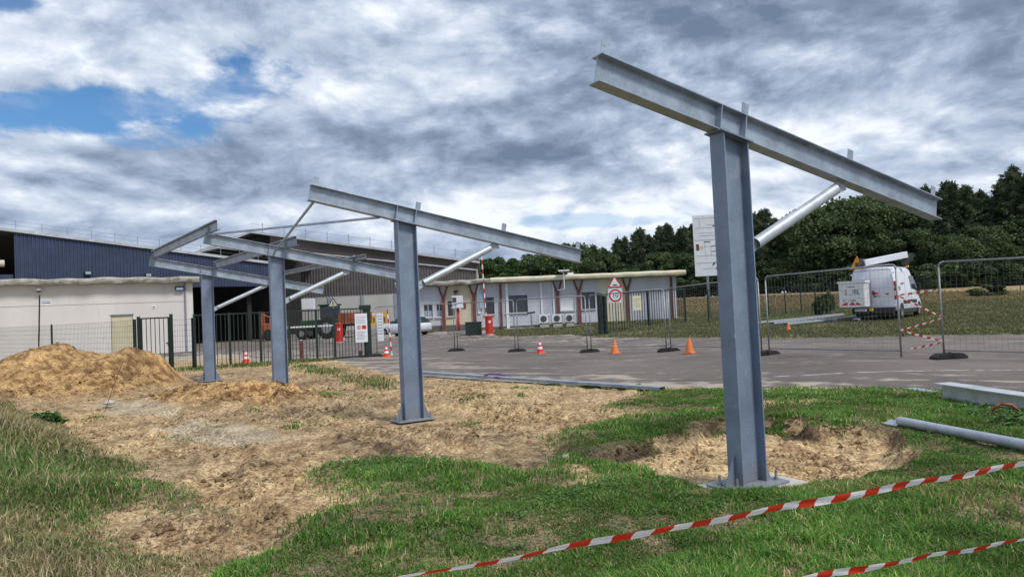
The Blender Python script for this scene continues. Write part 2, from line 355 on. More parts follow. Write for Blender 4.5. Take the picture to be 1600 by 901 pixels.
def height(x, y, s=None):
    s = s or masks(x, y); r = np.hypot(x, y)
    h = Tb(x, y)
    near = 1-sst(12, 16, y)
    g = np.maximum(sst(-.15, .25, s['grass']), 0)
    h = h+.10*g*near*(1-sst(9, 13, y))+.03*g
    h = h+.42*sst(0, 1.7, s['left'])*sst(6.0, 9.5, y)*(1-sst(17, 21, y))+.08*sst(0, .5, s['left'])
    m, m2 = mound(x, y); h = h+m+m2
    pr_ = s['pit']+.30*fbm(x, y, 2.2, 4, 51, .6)
    h = h-pitdepth(pr_)-.09*sst(.05, .3, pr_)*sst(2.75, 3.4, x)+sst(.1, .3, pr_)*(.10*np.abs(fbm(x, y, 2.2, 4, 53, .6))+.07*fbm(x, y, 6.5, 3, 55))-.02*sst(.1, .3, pr_)
    soft = (1-sst(-.05, .1, s['asph']))*(1-sst(26, 32, y)*.8)
    h = h+soft*(.05*fbm(x, y, .6, 3, 21)+.045*fbm(x, y, 2.1, 4, 23))
    bare = (1-np.maximum(g, sst(0, .3, s['left'])))*soft
    h = h+bare*(.10*np.abs(fbm(x, y, 3.6, 3, 27))+.085*fbm(x, y, 8.0, 3, 31)*(.5+1.6*sst(-.1, .2, fbm(x, y, .8, 2, 33))))*(1-.6*sst(0, .2, np.maximum(s['silt1'], s['silt2'])))
    rough = np.clip((m+m2)/.3, 0, 1); h = h+rough*(.26*fbm(x, y, 1.7, 5, 35, .66)-.24*np.abs(fbm(x, y, 4.0, 4, 37, .6))+.03)
    # digger and tyre tracks pressed into the soil: a pair of ruts with transverse tread bars
    for (ax, ay, bx, by, wd) in [(-6.6,13.6,-3.3,8.0,.24),(-5.0,14.1,-1.9,8.9,.24),(-3.6,13.2,-.6,7.9,.22),(-4.7,15.2,1.1,10.0,.2),(-3.4,8.2,-2.0,5.6,.22)]:
        ex, ey = bx-ax, by-ay; L = hypot(ex, ey); ex /= L; ey /= L
        t = (x-ax)*ex+(y-ay)*ey; c = -(x-ax)*ey+(y-ay)*ex+.2*np.sin(t*.9)
        on = sst(0, .4, t)*(1-sst(L-.4, L, t))*np.exp(-(c/wd)**4)*bare
        h = h-on*(.06+.055*np.sin(t*2*pi/.19+5.0*np.abs(c)))+.05*np.exp(-((np.abs(c)-wd*1.25)/.08)**2)*sst(0, .4, t)*(1-sst(L-.4, L, t))*bare
    # flatten where the columns stand
    return h
def H1(x, y): return float(height(np.array([float(x)]), np.array([float(y)]))[0])
def Z(x, y): return float(Tb(np.array([float(x)]), np.array([float(y)]))[0])
# ---------------------------------------------------------------- ground sheets
COLBASES = [(1.974-3.5844*i, 6.2285+4.7463*i) for i in range(4)]
_h0 = height
def height(x, y, s=None):
    h = _h0(x, y, s)
    for i, (cx, cy) in enumerate(COLBASES):
        d = np.hypot(x-cx, y-cy); w = 1-sst(.45, 1.1 if i else .75, d); h = h*(1-w)+(-.025)*w
    return h
def ground_colour(x, y, s):
    n = x.shape
    f1 = fbm(x, y, .55, 4, 61); f2 = fbm(x, y, 2.3, 4, 63); f3 = fbm(x, y, 8.5, 3, 65)
    def c3(c): return np.array(c)[None, :]*np.ones((x.size, 1))
    def mix(a, b, t): t = np.clip(t, 0, 1)[:, None]; return a*(1-t)+b*t
    sand = mix(c3((.57, .42, .235)), c3((.41, .28, .15)), .42+2.0*f2+2.2*f3)
    dirt = mix(c3((.43, .315, .185)), c3((.20, .13, .075)), .44+2.0*f1+2.0*f2+2.6*f3)
    m, m2 = mound(x, y); mm = np.clip((m+m2)/.18, 0, 1)
    orange = mix(c3((.50, .32, .145)), c3((.21, .115, .052)), .36+1.5*f2+4.2*f3)
    base = mix(dirt, sand, .34+2.6*f1+1.3*f2+.55*np.exp(-((x-.3)/2.6)**2-((y-12.6)/2.2)**2)+.5*np.exp(-((x+6.6)/2.6)**2-((y-13.5)/1.6)**2))
    base = mix(base, orange, mm)
    base = mix(base, c3((.45, .37, .265)), sst(-.05, .25, np.maximum(s['silt1'], s['silt2']))*(.85+f2))
    base = mix(base, c3((.13, .088, .058)), sst(-.1, .35, np.maximum(s['dark1'], s['dark2']))*(.65+2*f3))
    # the pit by the near column: pale sand floor, dark topsoil showing in the cut rim
    ps = s['pit']+.30*fbm(x, y, 2.2, 4, 51, .6); base = mix(base, mix(sand*1.05, c3((.24, .135, .08)), sst(-.02, .16, f2+.5*f3)*.75*sst(2.6, 3.4, x+.2*(y-7))), sst(.10, .20, ps))
    base = mix(base, c3((.075, .05, .034)), (sst(-.12, -.04, ps)*(1-sst(.12, .26, ps)))*sst(6.3, 7.2, y+.25*x-.5)*np.clip(.62+5*fbm(x, y, 1.1, 3, 57), 0, 1))
    base = mix(base, sand, sst(-.05, .12, np.maximum(np.maximum(s['patch1'], s['patch2']), s['patch3'])))
    # thatch / roots under grass
    g = np.maximum(s['grass'], s['left']); under = mix(c3((.13, .105, .06)), c3((.26, .195, .115)), .5+2*f2)
    gg = sst(-.1, .25, g)*(1-sst(-.05, .08, np.maximum(np.maximum(s['pit'], s['patch1']), np.maximum(s['patch2'], s['patch3']))))*np.clip(1.05+1.6*f2, 0, 1)
    base = mix(base, under, gg)
    sandy_left = mix(c3((.42, .30, .17)), c3((.40, .36, .29)), sst(30, 36, y))
    base = mix(base, sandy_left, sst(22, 25, y)*(1-sst(-10, -8, x)))
    # car park: worn asphalt with pale drifts of sand lying across it
    a = x*.86-y*.5; b = x*.5+y*.86
    st = fbm(a, b*6.5, .45, 5, 71, .6)+.45*fbm(x, y, 3.3, 3, 73); st2 = fbm(a, b*3, .15, 3, 75)
    asph = mix(c3((.165, .142, .130)), c3((.125, .108, .100)), .5+2.5*fbm(x, y, .35, 3, 77))
    near_edge = np.clip(1-s['asph']/4.0, 0, 1)*sst(-2, -9, -y)*0+np.clip(1-s['asph']/5.0, 0, 1)
    asph = mix(asph, c3((.46, .40, .32)), np.clip((st-.17+.22*near_edge*(1-sst(4, 7, x))+.12*st2)*7, 0, 1)*(.35+.35*near_edge))
    # white line and patches
    ln = np.abs((x-7.3)*.30+(y-13.4)*.95+.03*f2)
    asph = mix(asph, c3((.5, .48, .45)), (1-sst(.02, .05, ln))*sst(-.3, 0, x-5.2)*(.5+2*f3))
    # meadow beyond, green then straw
    mead = mix(c3((.085, .105, .04)), c3((.19, .17, .085)), .35+2.5*f1+1.6*f2)
    far = sst(0, 7, y-62)*(1-sst(94, 98, y))
    mead = mix(mead, c3((.34, .25, .14)), far*(.9+f2))
    mead = mix(mead, c3((.36, .31, .22)), np.clip((fbm(x, y*2, .25, 3, 81)-.16)*9, 0, 1)*(1-sst(40, 60, y))*.7)
    return base, asph, mead
def make_ground():
    rad = [0.0]; r = .35
    while r < 3.4: rad.append(r); r *= 1.12
    while r < 30: rad.append(r); r *= 1.0047
    while r < 120: rad.append(r); r *= 1.014
    while r < 4000: rad.append(r); r *= 1.25
    rad = np.array(rad[1:]); ang = [-180+4*i for i in range(34)]; a = -44.0
    while a < 44: ang.append(a); a += .155
    while a < 180: ang.append(a); a += 4
    ang = np.radians(np.array(ang)); nr, na = len(rad), len(ang)
    R, A = np.meshgrid(rad, ang, indexing='ij'); x = (R*np.sin(A)).ravel(); y = (R*np.cos(A)).ravel()
    s = masks(x, y); z = height(x, y, s)
    far = np.hypot(x, y) > 200; z[far] = np.where(z[far] > 0, z[far], 0)
    i = np.arange(nr-1)[:, None]*na; j = np.arange(na)[None, :]; j2 = (j+1) % na
    q = np.stack([(i+j), (i+j2), (i+na+j2), (i+na+j)], -1).reshape(-1, 4)[:, ::-1]
    cx = x[q].mean(1); cy = y[q].mean(1); ok = (x[q].max(1)-x[q].min(1) < 1e9)
    isA = s['asph'][q].mean(1) > 0
    meadow = (~isA) & (((cy > 20) & (cx > -1.5) & (cy > 41.0-cx*1.9)) | (cy > 76) | (cx > 22))
    base, asph, mead = ground_colour(x, y, s)
    mnd = (sum(mound(cx, cy)) > .10) & ~isA
    for name, sel, colr, mat in [('ground', ~isA & ~meadow & ~mnd, base, 'earth'), ('sand_mound', mnd, base, 'earth'), ('car_park', isA, asph, 'asphalt'), ('meadow', meadow, mead, 'turf')]:
        f = q[sel]; u, inv = np.unique(f, return_inverse=True); inv = inv.reshape(f.shape)
        me = bpy.data.meshes.new(name); me.vertices.add(len(u)); me.vertices.foreach_set('co', np.stack([x[u], y[u], z[u]], 1).astype(np.float32).ravel())
        me.loops.add(f.size); me.loops.foreach_set('vertex_index', inv.astype(np.int32).ravel())
        me.polygons.add(len(f)); me.polygons.foreach_set('loop_start', np.arange(len(f), dtype=np.int32)*4); me.polygons.foreach_set('loop_total', np.full(len(f), 4, np.int32))
        me.polygons.foreach_set('use_smooth', np.ones(len(f), bool)); me.update(calc_edges=True)
        at = me.color_attributes.new('tint', 'FLOAT_COLOR', 'POINT'); at.data.foreach_set('color', np.concatenate([np.clip(colr[u], .01, .9), np.ones((len(u), 1))], 1).astype(np.float32).ravel())
        me.materials.append(MATS[mat]); o = bpy.data.objects.new(name, me); COL.objects.link(o); o['kind'] = 'structure'
        if name == 'sand_mound': o['label'] = 'heap of freshly dug orange sand in front of the mesh fence'
make_ground()
# centre disc under the camera
m = MB(); m.prism([(.36*sin(radians(t*10)), .36*cos(radians(t*10))) for t in range(36)][::-1], -.3, H1(0, .3)-.01); o = m.build('earth_below', 'earth', kind='structure')

# ---------------------------------------------------------------- grass as blades
def blades(name, X, Y, L, Wd, tint, label, lean=.5, extra=None):
    n = len(X); z = height(X, Y)-.012
    th = rng.uniform(0, 2*pi, n); ln = rng.uniform(.1, 1, n)*lean; ph = rng.uniform(0, 2*pi, n)
    dx, dy = np.cos(th)*Wd/2, np.sin(th)*Wd/2
    bx, by = np.cos(ph)*ln*L, np.sin(ph)*ln*L
    v = np.zeros((n, 5, 3))
    v[:, 0] = np.stack([X-dx, Y-dy, z], 1); v[:, 1] = np.stack([X+dx, Y+dy, z], 1)
    v[:, 2] = np.stack([X-dx*.8+bx*.3, Y-dy*.8+by*.3, z+L*.55], 1); v[:, 3] = np.stack([X+dx*.8+bx*.3, Y+dy*.8+by*.3, z+L*.55], 1)
    v[:, 4] = np.stack([X+bx, Y+by, z+L*(1-.35*ln)], 1)
    b = np.arange(n, dtype=np.int32)[:, None]*5
    loops = np.concatenate([b+np.array([[0, 1, 3, 2]]), b+np.array([[2, 3, 4]])], 1).ravel()
    st = (np.arange(n)[:, None]*7+np.array([[0, 4]])).ravel(); tot = np.tile([4, 3], n)
    me = bpy.data.meshes.new(name); me.vertices.add(n*5); me.vertices.foreach_set('co', v.astype(np.float32).ravel())
    me.loops.add(len(loops)); me.loops.foreach_set('vertex_index', loops.astype(np.int32)); me.polygons.add(n*2)
    me.polygons.foreach_set('loop_start', st.astype(np.int32)); me.polygons.foreach_set('loop_total', tot.astype(np.int32)); me.update(calc_edges=True)
    at = me.color_attributes.new('tint', 'FLOAT_COLOR', 'POINT'); c = np.repeat(np.concatenate([tint, np.ones((n, 1))], 1), 5, 0)
    at.data.foreach_set('color', c.astype(np.float32).ravel()); me.materials.append(MATS['grass_blades'])
    o = bpy.data.objects.new(name, me); COL.objects.link(o); o['kind'] = 'stuff'; return tag(o, label, 'grass')
def scatter(n, r0, r1, p, amax=41, amin=-41):
    u = rng.random(n); r = (r0**p+(r1**p-r0**p)*u)**(1/p); a = np.radians(rng.uniform(amin, amax, n)); return r*np.sin(a), r*np.cos(a), r
def tints(n, stops, w, jitter=.25):
    st = np.array(stops); i = rng.choice(len(st), n, p=np.array(w)/sum(w)); return np.clip(st[i]*(1+rng.uniform(-jitter, jitter, (n, 1)))*(1+rng.uniform(-.08, .08, (n, 3))), .005, .9)
GREENS = [(.095, .215, .035), (.068, .165, .030), (.155, .275, .055), (.27, .27, .10), (.46, .39, .22)]
# foreground lawn
X, Y, R = scatter(1150000, 3.3, 15.5, .75); s = masks(X, Y)
pit_ = s['pit']+.30*fbm(X, Y, 2.2, 4, 51, .6); s['pit'] = pit_
dens = sst(-.12, .22, s['grass'])*(1-sst(-.06, .06, pit_)*(fbm(X, Y, 3.0, 3, 59) < .12))*(pit_ < .2)
hole = sst(-.04, .06, np.maximum(np.maximum(s['patch1'], s['patch2']), s['patch3']))
clump = np.clip(.74+3.4*fbm(X, Y, 1.3, 4, 91)+1.8*fbm(X, Y, 5, 3, 93), 0.03, 1)
edge = .22+.78*sst(0, 1.1, s['grass']); dens = dens*(1-.95*hole)*clump*edge
dens = np.maximum(dens, sst(-.1, .1, s['verge2'])*.55*(s['asph'] < .05))
dens = np.maximum(dens, sst(-.3, .2, s['grass'])*.08*(s['pit'] < 0))
dens = np.maximum(dens, np.clip((fbm(X, Y, 1.3, 4, 97)-.19)*3, 0, .35)*(s['asph'] < 0)*(s['left'] < 0)*(s['pit'] < 0))
for i, (cx, cy) in enumerate(COLBASES): dens *= (np.hypot(X-cx, Y-cy) > .5)
keep = (rng.random(len(X)) < dens) & (s['left'] < .1); X, Y, R = X[keep], Y[keep], R[keep]
lush = np.clip(.5+1.9*fbm(X, Y, .8, 3, 95)+1.1*fbm(X, Y, 3.5, 2, 96), 0, 1)
L = (.025+.065*lush*rng.uniform(.5, 1.3, len(X)))*(1+.2*(R < 7))
dry = fbm(X, Y, .9, 3, 99) > .17
tn = tints(len(X), GREENS, [5, 4, 3.5, 1.6, .9]); tn[dry & (rng.random(len(X)) < .35)] = (.27, .22, .11)
tn *= (.85+.5*lush)[:, None]
blades('lawn_grass', X, Y, L, .0036+.0011*R, tn, 'short green grass covering the ground round the near column', .9)
# tall rank grass on the left bank
X, Y, R = scatter(420000, 3.4, 24, .7, -6, -46); s = masks(X, Y)
dens = sst(-.15, .35, s['left'])*np.clip(.75+1.8*fbm(X, Y, 1.2, 3, 103), .12, 1)*(sum(mound(X, Y)) < .25)
keep = rng.random(len(X)) < dens; X, Y, R = X[keep], Y[keep], R[keep]; inner = sst(0, 1.6, masks(X, Y)['left'])
gz = np.clip(sst(5.4, 6.3, Y)*(1-sst(7.6, 9.2, Y))+.8*(fbm(X, Y, .7, 3, 105) > .06), 0, 1)     # greener belt
straw = sst(-5.4, -4.4, -Y)
tg = tints(len(X), GREENS, [5, 4, 3, 1, .3]); td = tints(len(X), [(.36, .30, .16), (.26, .22, .11), (.13, .15, .06), (.52, .44, .27)], [3.4, 3, 2, 2.2])
pick = (rng.random(len(X)) < (.13+.66*gz)*(1-.8*straw))[:, None]; tn = np.where(pick, tg, td)
L = (.06+.32*inner*rng.uniform(.35, 1.15, len(X)))*np.where(pick[:, 0], .8, 1.0)*(1-.3*straw)
blades('rank_grass', X, Y, L, .0036+.0010*R, tn, 'tall half dry grass on the bank at the left edge', .95)
# verges and scattered tufts in the middle distance
X, Y, R = scatter(160000, 12, 32, .6, 5, -32); s = masks(X, Y)
dens = sst(-.3, .6, s['verge'])*np.clip(.35+2.6*fbm(X, Y, .9, 3, 107), 0, 1)
dens = np.maximum(dens, (1-sst(.3, 1.2, np.abs((X+8.9)*-.43+(Y-27.0)*.9)))*.8*(X < -6.0)*(X > -13.5))
keep = (rng.random(len(X)) < dens) & (s['asph'] < .1); X, Y, R = X[keep], Y[keep], R[keep]
blades('verge_grass', X, Y, rng.uniform(.05, .20, len(X)), .005+.0009*R, tints(len(X), GREENS+[(.30, .25, .13)], [3, 4, 2, 3, 2, 3])*.9, 'patchy low grass along the foot of the green gate fence', .9)
# meadow beyond the car park
X, Y, R = scatter(420000, 20, 92, .62, 46, -3); s = masks(X, Y)
dens = (s['asph'] < -.05)*np.clip(.72+1.7*fbm(X, Y, .35, 4, 109), .08, 1)*(Y > 21)
keep = (rng.random(len(X)) < dens) & ((X > 4) | (Y < 51)) & ~((Y > 50.5) & (X < 13)); X, Y, R = X[keep], Y[keep], R[keep]
dryz = sst(58, 68, Y+.0*X); pick = (rng.random(len(X)) < .78*(1-.92*dryz))[:, None]
tn = np.where(pick, tints(len(X), [(.095, .125, .045), (.115, .135, .055), (.16, .155, .075)], [3, 3, 2]), tints(len(X), [(.31, .235, .135), (.24, .185, .10), (.19, .16, .08)], [3, 2, 2]))
blades('meadow_grass', X, Y, rng.uniform(.04, .14, len(X))*(1+1.6*dryz), .006+.0008*R, tn, 'rough meadow grass between the car park and the wood', .9)
# low broad leaved weeds: pairs of small leaf faces
def weeds(name, spots, label):
    V = []; F = []; T = []
    for (cx, cy, rr, n, sz) in spots:
        for _ in range(n):
            a = random.uniform(0, 2*pi); r = rr*sqrt(random.random()); x, y = cx+r*cos(a), cy+r*sin(a); z = H1f(x, y)+random.uniform(.015, .05+sz*1.6)*(1-.6*(r/rr))
            t = random.uniform(0, 2*pi); e = random.uniform(-.5, .5); ux, uy, uz = cos(t), sin(t), e; wx, wy = -sin(t)*.32, cos(t)*.32; l = sz*random.uniform(.6, 1.3)
            b = len(V); V += [(x, y, z), (x+ux*l*.5+wx*l, y+uy*l*.5+wy*l, z+uz*l*.6+.2*l), (x+ux*l, y+uy*l, z+uz*l*.5), (x+ux*l*.5-wx*l, y+uy*l*.5-wy*l, z+uz*l*.6+.15*l)]
            F.append((b, b+1, b+2, b+3)); g = random.uniform(.75, 1.35); T += [(.10*g, .185*g, .06*g, 1)]*4
    me = bpy.data.meshes.new(name); me.from_pydata(V, [], F); at = me.color_attributes.new('tint', 'FLOAT_COLOR', 'POINT'); at.data.foreach_set('color', np.array(T, np.float32).ravel())
    me.materials.append(MATS['grass_blades']); o = bpy.data.objects.new(name, me); COL.objects.link(o); o['kind'] = 'stuff'; return tag(o, label, 'weeds')
_gx = np.arange(-10, 12, .1); _gy = np.arange(3, 22, .1); _G = height(*[a.ravel() for a in np.meshgrid(_gx, _gy, indexing='ij')]).reshape(len(_gx), len(_gy))
def H1f(x, y): return float(_G[min(len(_gx)-1, max(0, int(round((x+10)/.1)))), min(len(_gy)-1, max(0, int(round((y-3)/.1))))])
sp_ = [(-1.3, 7.25, .35, 420, .036), (-.95, 7.1, .35, 420, .036), (-1.75, 7.05, .3, 250, .035), (.9, 5.9, .3, 160, .03), (1.5, 5.3, .4, 200, .03), (.2, 5.4, .35, 150, .03)]
for _ in range(420):
    x = random.uniform(-1.5, 7); y = random.uniform(4.2, 11.5); ss_ = masks(np.array([x]), np.array([y]))
    if ss_['grass'][0] > .3 and ss_['pit'][0] < -.15: sp_.append((x, y, random.uniform(.05, .30), random.randint(8, 50), random.uniform(.014, .034)))
weeds('weeds', sp_, 'low broad leaved weeds growing among the short grass')
# taller plants on the left bank
weeds('bank_weeds', [(-8.35, 12.7, .18, 260, .11), (-8.1, 12.5, .14, 160, .10), (-8.6, 12.9, .2, 160, .09), (-7.2, 10.2, .15, 80, .08), (-5.2, 8.3, .12, 70, .07)], 'dark leafy weeds on the left bank below the sand heap')
# clods and stones lying on the bare soil
def clods():
    V = []; F = []
    xs, ys, _ = scatter(85000, 4.2, 21, .8, 26, -36); s = masks(xs, ys); mm = sum(mound(xs, ys)); f = fbm(xs, ys, 1.1, 3, 121)
    rim = (np.abs(s['pit']-.1) < .25)
    ok = (s['asph'] < -.1) & (s['left'] < -.1) & ((s['grass'] < 0) | (s['pit'] > -.05)) & (rng.random(len(xs)) < np.clip(.18+2.6*f+.5*(mm > .1)+.4*rim, .03, 1)*(1-.85*(np.maximum(s['silt1'], s['silt2']) > 0)))
    for i, (cx, cy) in enumerate(COLBASES): ok &= np.hypot(xs-cx, ys-cy) > .62
    xs, ys, mm = xs[ok], ys[ok], mm[ok]; zs = height(xs, ys); T = []; s2 = masks(xs, ys); bs, _, _ = ground_colour(xs, ys, s2)
    for x, y, z, m_, cb_ in zip(xs, ys, zs, mm, bs):
        r = .008+.042*random.random()**3+(.012*random.random() if m_ > .1 else 0); b = len(V); j = lambda: random.uniform(.6, 1.3)*r
        V += [(x-j(), y, z), (x, y-j(), z), (x+j(), y, z), (x, y+j(), z), (x+random.uniform(-.3, .3)*r, y, z+j()*.8), (x, y, z-r)]
        F += [(b, b+1, b+4), (b+1, b+2, b+4), (b+2, b+3, b+4), (b+3, b, b+4), (b+1, b, b+5), (b+2, b+1, b+5), (b+3, b+2, b+5), (b, b+3, b+5)]
        T += [tuple(np.clip(cb_*random.uniform(.45, 1.05), 0, 1))+(1,)]*6
    me = bpy.data.meshes.new('clods'); me.from_pydata(V, [], F); at = me.color_attributes.new('tint', 'FLOAT_COLOR', 'POINT'); at.data.foreach_set('color', np.array(T, np.float32).ravel())
    me.materials.append(MATS['earth']); o = bpy.data.objects.new('clods', me); COL.objects.link(o); o['kind'] = 'stuff'; tag(o, 'small clods of soil and sand scattered on the bare ground', 'soil')
clods()
# ---------------------------------------------------------------- the four canopy frames
PH = radians(32); SL = -.19; RX_ = math.atan(SL)
def beam_z(s): return 3.04+SL*s            # underside of the tilted beam
BH, BB, BTF, BTW = .235, .135, .011, .008
def make_frame(i, s1):
    lab = ['nearest grey steel T shaped canopy frame, standing in the dug pit at the right', 'second grey steel canopy frame from the right, standing on bare sand near the picture centre',
           'third grey steel canopy frame, behind the low sand ridge', 'farthest grey steel canopy frame, beside the small pedestrian gate'][i]
    x, y = COLBASES[i]; t = thing('canopy_frame', lab, 'steel frame', (x, y, 0), PH, 'steel canopy frames standing in a row')
    h, b, tf, tw = .315, .160, .014, .009; m = MB()
    pr = ibeam_prof(b, h, tf, tw)                                   # web along local x
    pr = [(yy, xx) for xx, yy in ibeam_prof(h, b, tf, tw)]
    pr = [(p[0], p[1]) for p in pr]
    n = len(pr); vs = [(px, py, .022) for px, py in pr]+[(px, py, beam_z(px)-.014) for px, py in pr]
    m.add(vs, [tuple(range(n)), tuple(range(2*n-1, n-1, -1))]+[(i_, i_+n, (i_+1) % n+n, (i_+1) % n) for i_ in range(n)])
    m.build('column', 'column_steel', t, bevel=.002)
    m = MB(); m.add([(px, py, beam_z(px)-.0135+dz) for dz in (0, .012) for px, py in [(-.2, -.1), (.2, -.1), (.2, .1), (-.2, .1)]], [(3,2,1,0),(4,5,6,7),(0,1,5,4),(1,2,6,5),(2,3,7,6),(3,0,4,7)]); m.build('head_plate', 'column_steel', t)
    # beam
    R = Matrix.Translation((0, 0, 3.04+BH/2/cos(RX_))) @ Matrix.Rotation(-RX_, 4, 'Y'); L0, L1 = -1.47/cos(RX_), s1/cos(RX_)
    m = MB(); pr2 = ibeam_prof(BH, BB, BTF, BTW); n = len(pr2)
    m.add([(L0, a, c) for a, c in pr2]+[(L1, a, c) for a, c in pr2], [tuple(range(n-1, -1, -1)), tuple(range(n, 2*n))]+[(i_, (i_+1) % n, (i_+1) % n+n, i_+n) for i_ in range(n)], R)
    m.build('beam', 'galvanised', t, bevel=.0015)
    for s in (-.158, .158):
        for q in (-1, 1):
            m = MB(); m.cbox((s, q*(BB/4+BTW/4+.0), 0), (.01, BB/2-BTW/2-.002, BH-2*BTF-.001), R); m.build('stiffener', 'galvanised', t)
    for k_, s in enumerate((-1.40, .20, 1.76, s1-.08)):
        m = MB(); m.cbox((s/cos(RX_), 0, BH/2+.068), (.085, .006, .136), R)
        for bz in (.05, .095): m.tube((s/cos(RX_)-.015, -.006, BH/2+bz), (s/cos(RX_)-.015, .006, BH/2+bz), .007, 6, M4=R)
        m.build('cleat', 'galvanised', t)
    for s in (-.10, -.05, .05, .10):
        for q in (-.05, .05):
            m = MB(); m.tube((s, q, beam_z(s)-.022-.0), (s, q, beam_z(s)+.03), .010, 6); m.build('bolt', 'rail_steel', t)
    # base plate, gussets and anchor bolts
    box('base_plate', (-.31, -.19, 0), (.31, .19, .02), 'column_steel', t, bevel=.003)
    for q in (-1, 1):
        m = MB(); x0 = q*h/2; pts = [(x0, .0205), (x0+q*.125, .0205), (x0+q*.125, .04), (x0+q*.012, .27), (x0, .27)]
        m.add([(px, -.005, pz) for px, pz in pts]+[(px, .005, pz) for px, pz in pts], [tuple(range(5)), tuple(range(9, 4, -1))]+[(a, a+5, (a+1) % 5+5, (a+1) % 5) for a in range(5)]); m.build('gusset', 'column_steel', t)
        for w in (-1, 1):
            m = MB(); bx, by = q*.25, w*.095; m.tube((bx, by, .021), (bx, by, .105), .011, 8); m.tube((bx, by, .0205), (bx, by, .045), .022, 6); m.tube((bx, by, .0202), (bx, by, .026), .030, 10); m.build('anchor_bolt', 'rail_steel', t)
    # diagonal tube between column and beam, flattened fork plates at both ends
    a = Vector((h/2, 0, 2.05)); e = Vector((1.66, 0, beam_z(1.66)-.002)); d = (e-a).normalized(); p0 = a+d*.12; p1 = e-d*.17
    m = MB(); rr = .055; z = d; xx = Vector((0, 1, 0)); yy = z.cross(xx); N = 20
    ring = lambda c, r: [tuple(c+xx*cos(2*pi*j/N)*r+yy*sin(2*pi*j/N)*r) for j in range(N)]
    v = ring(p0, rr)+ring(p1, rr)+ring(p1, rr-.006)+ring(p0, rr-.006); f = []
    for g_ in range(4):
        for j in range(N): f.append((g_*N+j, g_*N+(j+1) % N, ((g_+1) % 4)*N+(j+1) % N, ((g_+1) % 4)*N+j))
    m.add(v, f); m.build('strut', 'galvanised_bright', t, smooth=True).modifiers.new('edge', 'EDGE_SPLIT')
    def gplate(name, c0, c1, w0, w1):
        dd = (c1-c0).normalized(); nn = dd.cross(Vector((0, 1, 0)))
        mm = MB(); q4 = [c0+nn*w0, c1+nn*w1, c1-nn*w1, c0-nn*w0]
        mm.add([tuple(p+Vector((0, -.005, 0))) for p in q4]+[tuple(p+Vector((0, .005, 0))) for p in q4], [(0,1,2,3), (7,6,5,4), (0,4,5,1), (1,5,6,2), (2,6,7,3), (3,7,4,0)]); 
        for tt in (.3, .65):
            c = c0+(c1-c0)*tt; mm.tube(c+Vector((0, -.013, 0)), c+Vector((0, .013, 0)), .011, 6)
        mm.build(name, 'galvanised_bright', t)
    gplate('fork_plate', a+Vector((.001, 0, 0)), p0+d*.1, .062, .045); gplate('fork_plate', e+Vector((0, 0, -.0)), p1-d*.1, .07, .045)
    return t
for i in range(4): make_frame(i, 3.38)
ux, uy = cos(PH), sin(PH)
def on(i, s, z): x, y = COLBASES[i]; return Vector((x+ux*s, y+uy*s, z))
# concrete pad round the first base plate
x, y = COLBASES[0]
m = MB(); m.box((-.50, -.27, -.12), (.46, .30, -.002)); o = m.build('foundation_pad', 'concrete', bevel=.006); o.location = (x, y, 0); o.rotation_euler = (0, 0, PH)
tag(o, 'pale concrete foundation pad under the nearest column base plate', 'concrete pad')
# purlins laid on the two far frames, Z-like channels
dr = (Vector(COLBASES[2]+(0,))-Vector(COLBASES[3]+(0,))).normalized()
for s, lab in [(-1.36, 'galvanised purlin along the upper left ends of the two farthest frames'), (.24, 'galvanised purlin above the columns of the two farthest frames'), (1.80, 'galvanised purlin above the diagonal struts of the two farthest frames')]:
    zb = beam_z(s)+BH+.012; a = on(3, s, zb)-dr*.04; b = on(2, s, zb)+dr*.62
    sd_ = Vector((-dr.y, dr.x, 0)); m = MB(); H = .19 if s < 1 else .10
    for (c0, c1, z0, z1) in [(-.002, .002, 0, H), (-.002, .06, 0, .004), (-.06, .002, H, H+.004), (.056, .06, 0, .02), (-.06, -.056, H-.02, H)]:
        m.add([tuple(p+sd_*c+Vector((0, 0, z_))) for p in (a, b) for c, z_ in ((c0, z0), (c1, z0), (c1, z1), (c0, z1))], [(3,2,1,0),(4,5,6,7),(0,1,5,4),(1,2,6,5),(2,3,7,6),(3,0,4,7)])
    tag(m.build('purlin', 'galvanised'), lab, 'purlin', 'purlins on the far frames')
# cross bracing flats between frame 2 and 3
for (a, b, lab) in [(on(1, -1.42, beam_z(-1.42)-.01), on(2, -.02, beam_z(0)+.12), 'thin steel brace falling from the left tip of the second frame to the third'),
                    (on(2, -1.40, beam_z(-1.4)+.20), on(1, -.42, beam_z(-.42)-.01), 'thin steel brace rising from the left tip of the third frame to the second')]:
    m = MB(); m.tube(a, b, .022, 4); tag(m.build('brace', 'galvanised'), lab, 'brace', 'crossed roof braces')
a, b = on(1, 1.72, beam_z(1.72)+BH+.01), on(1, 1.72, beam_z(1.72)+BH+.01)

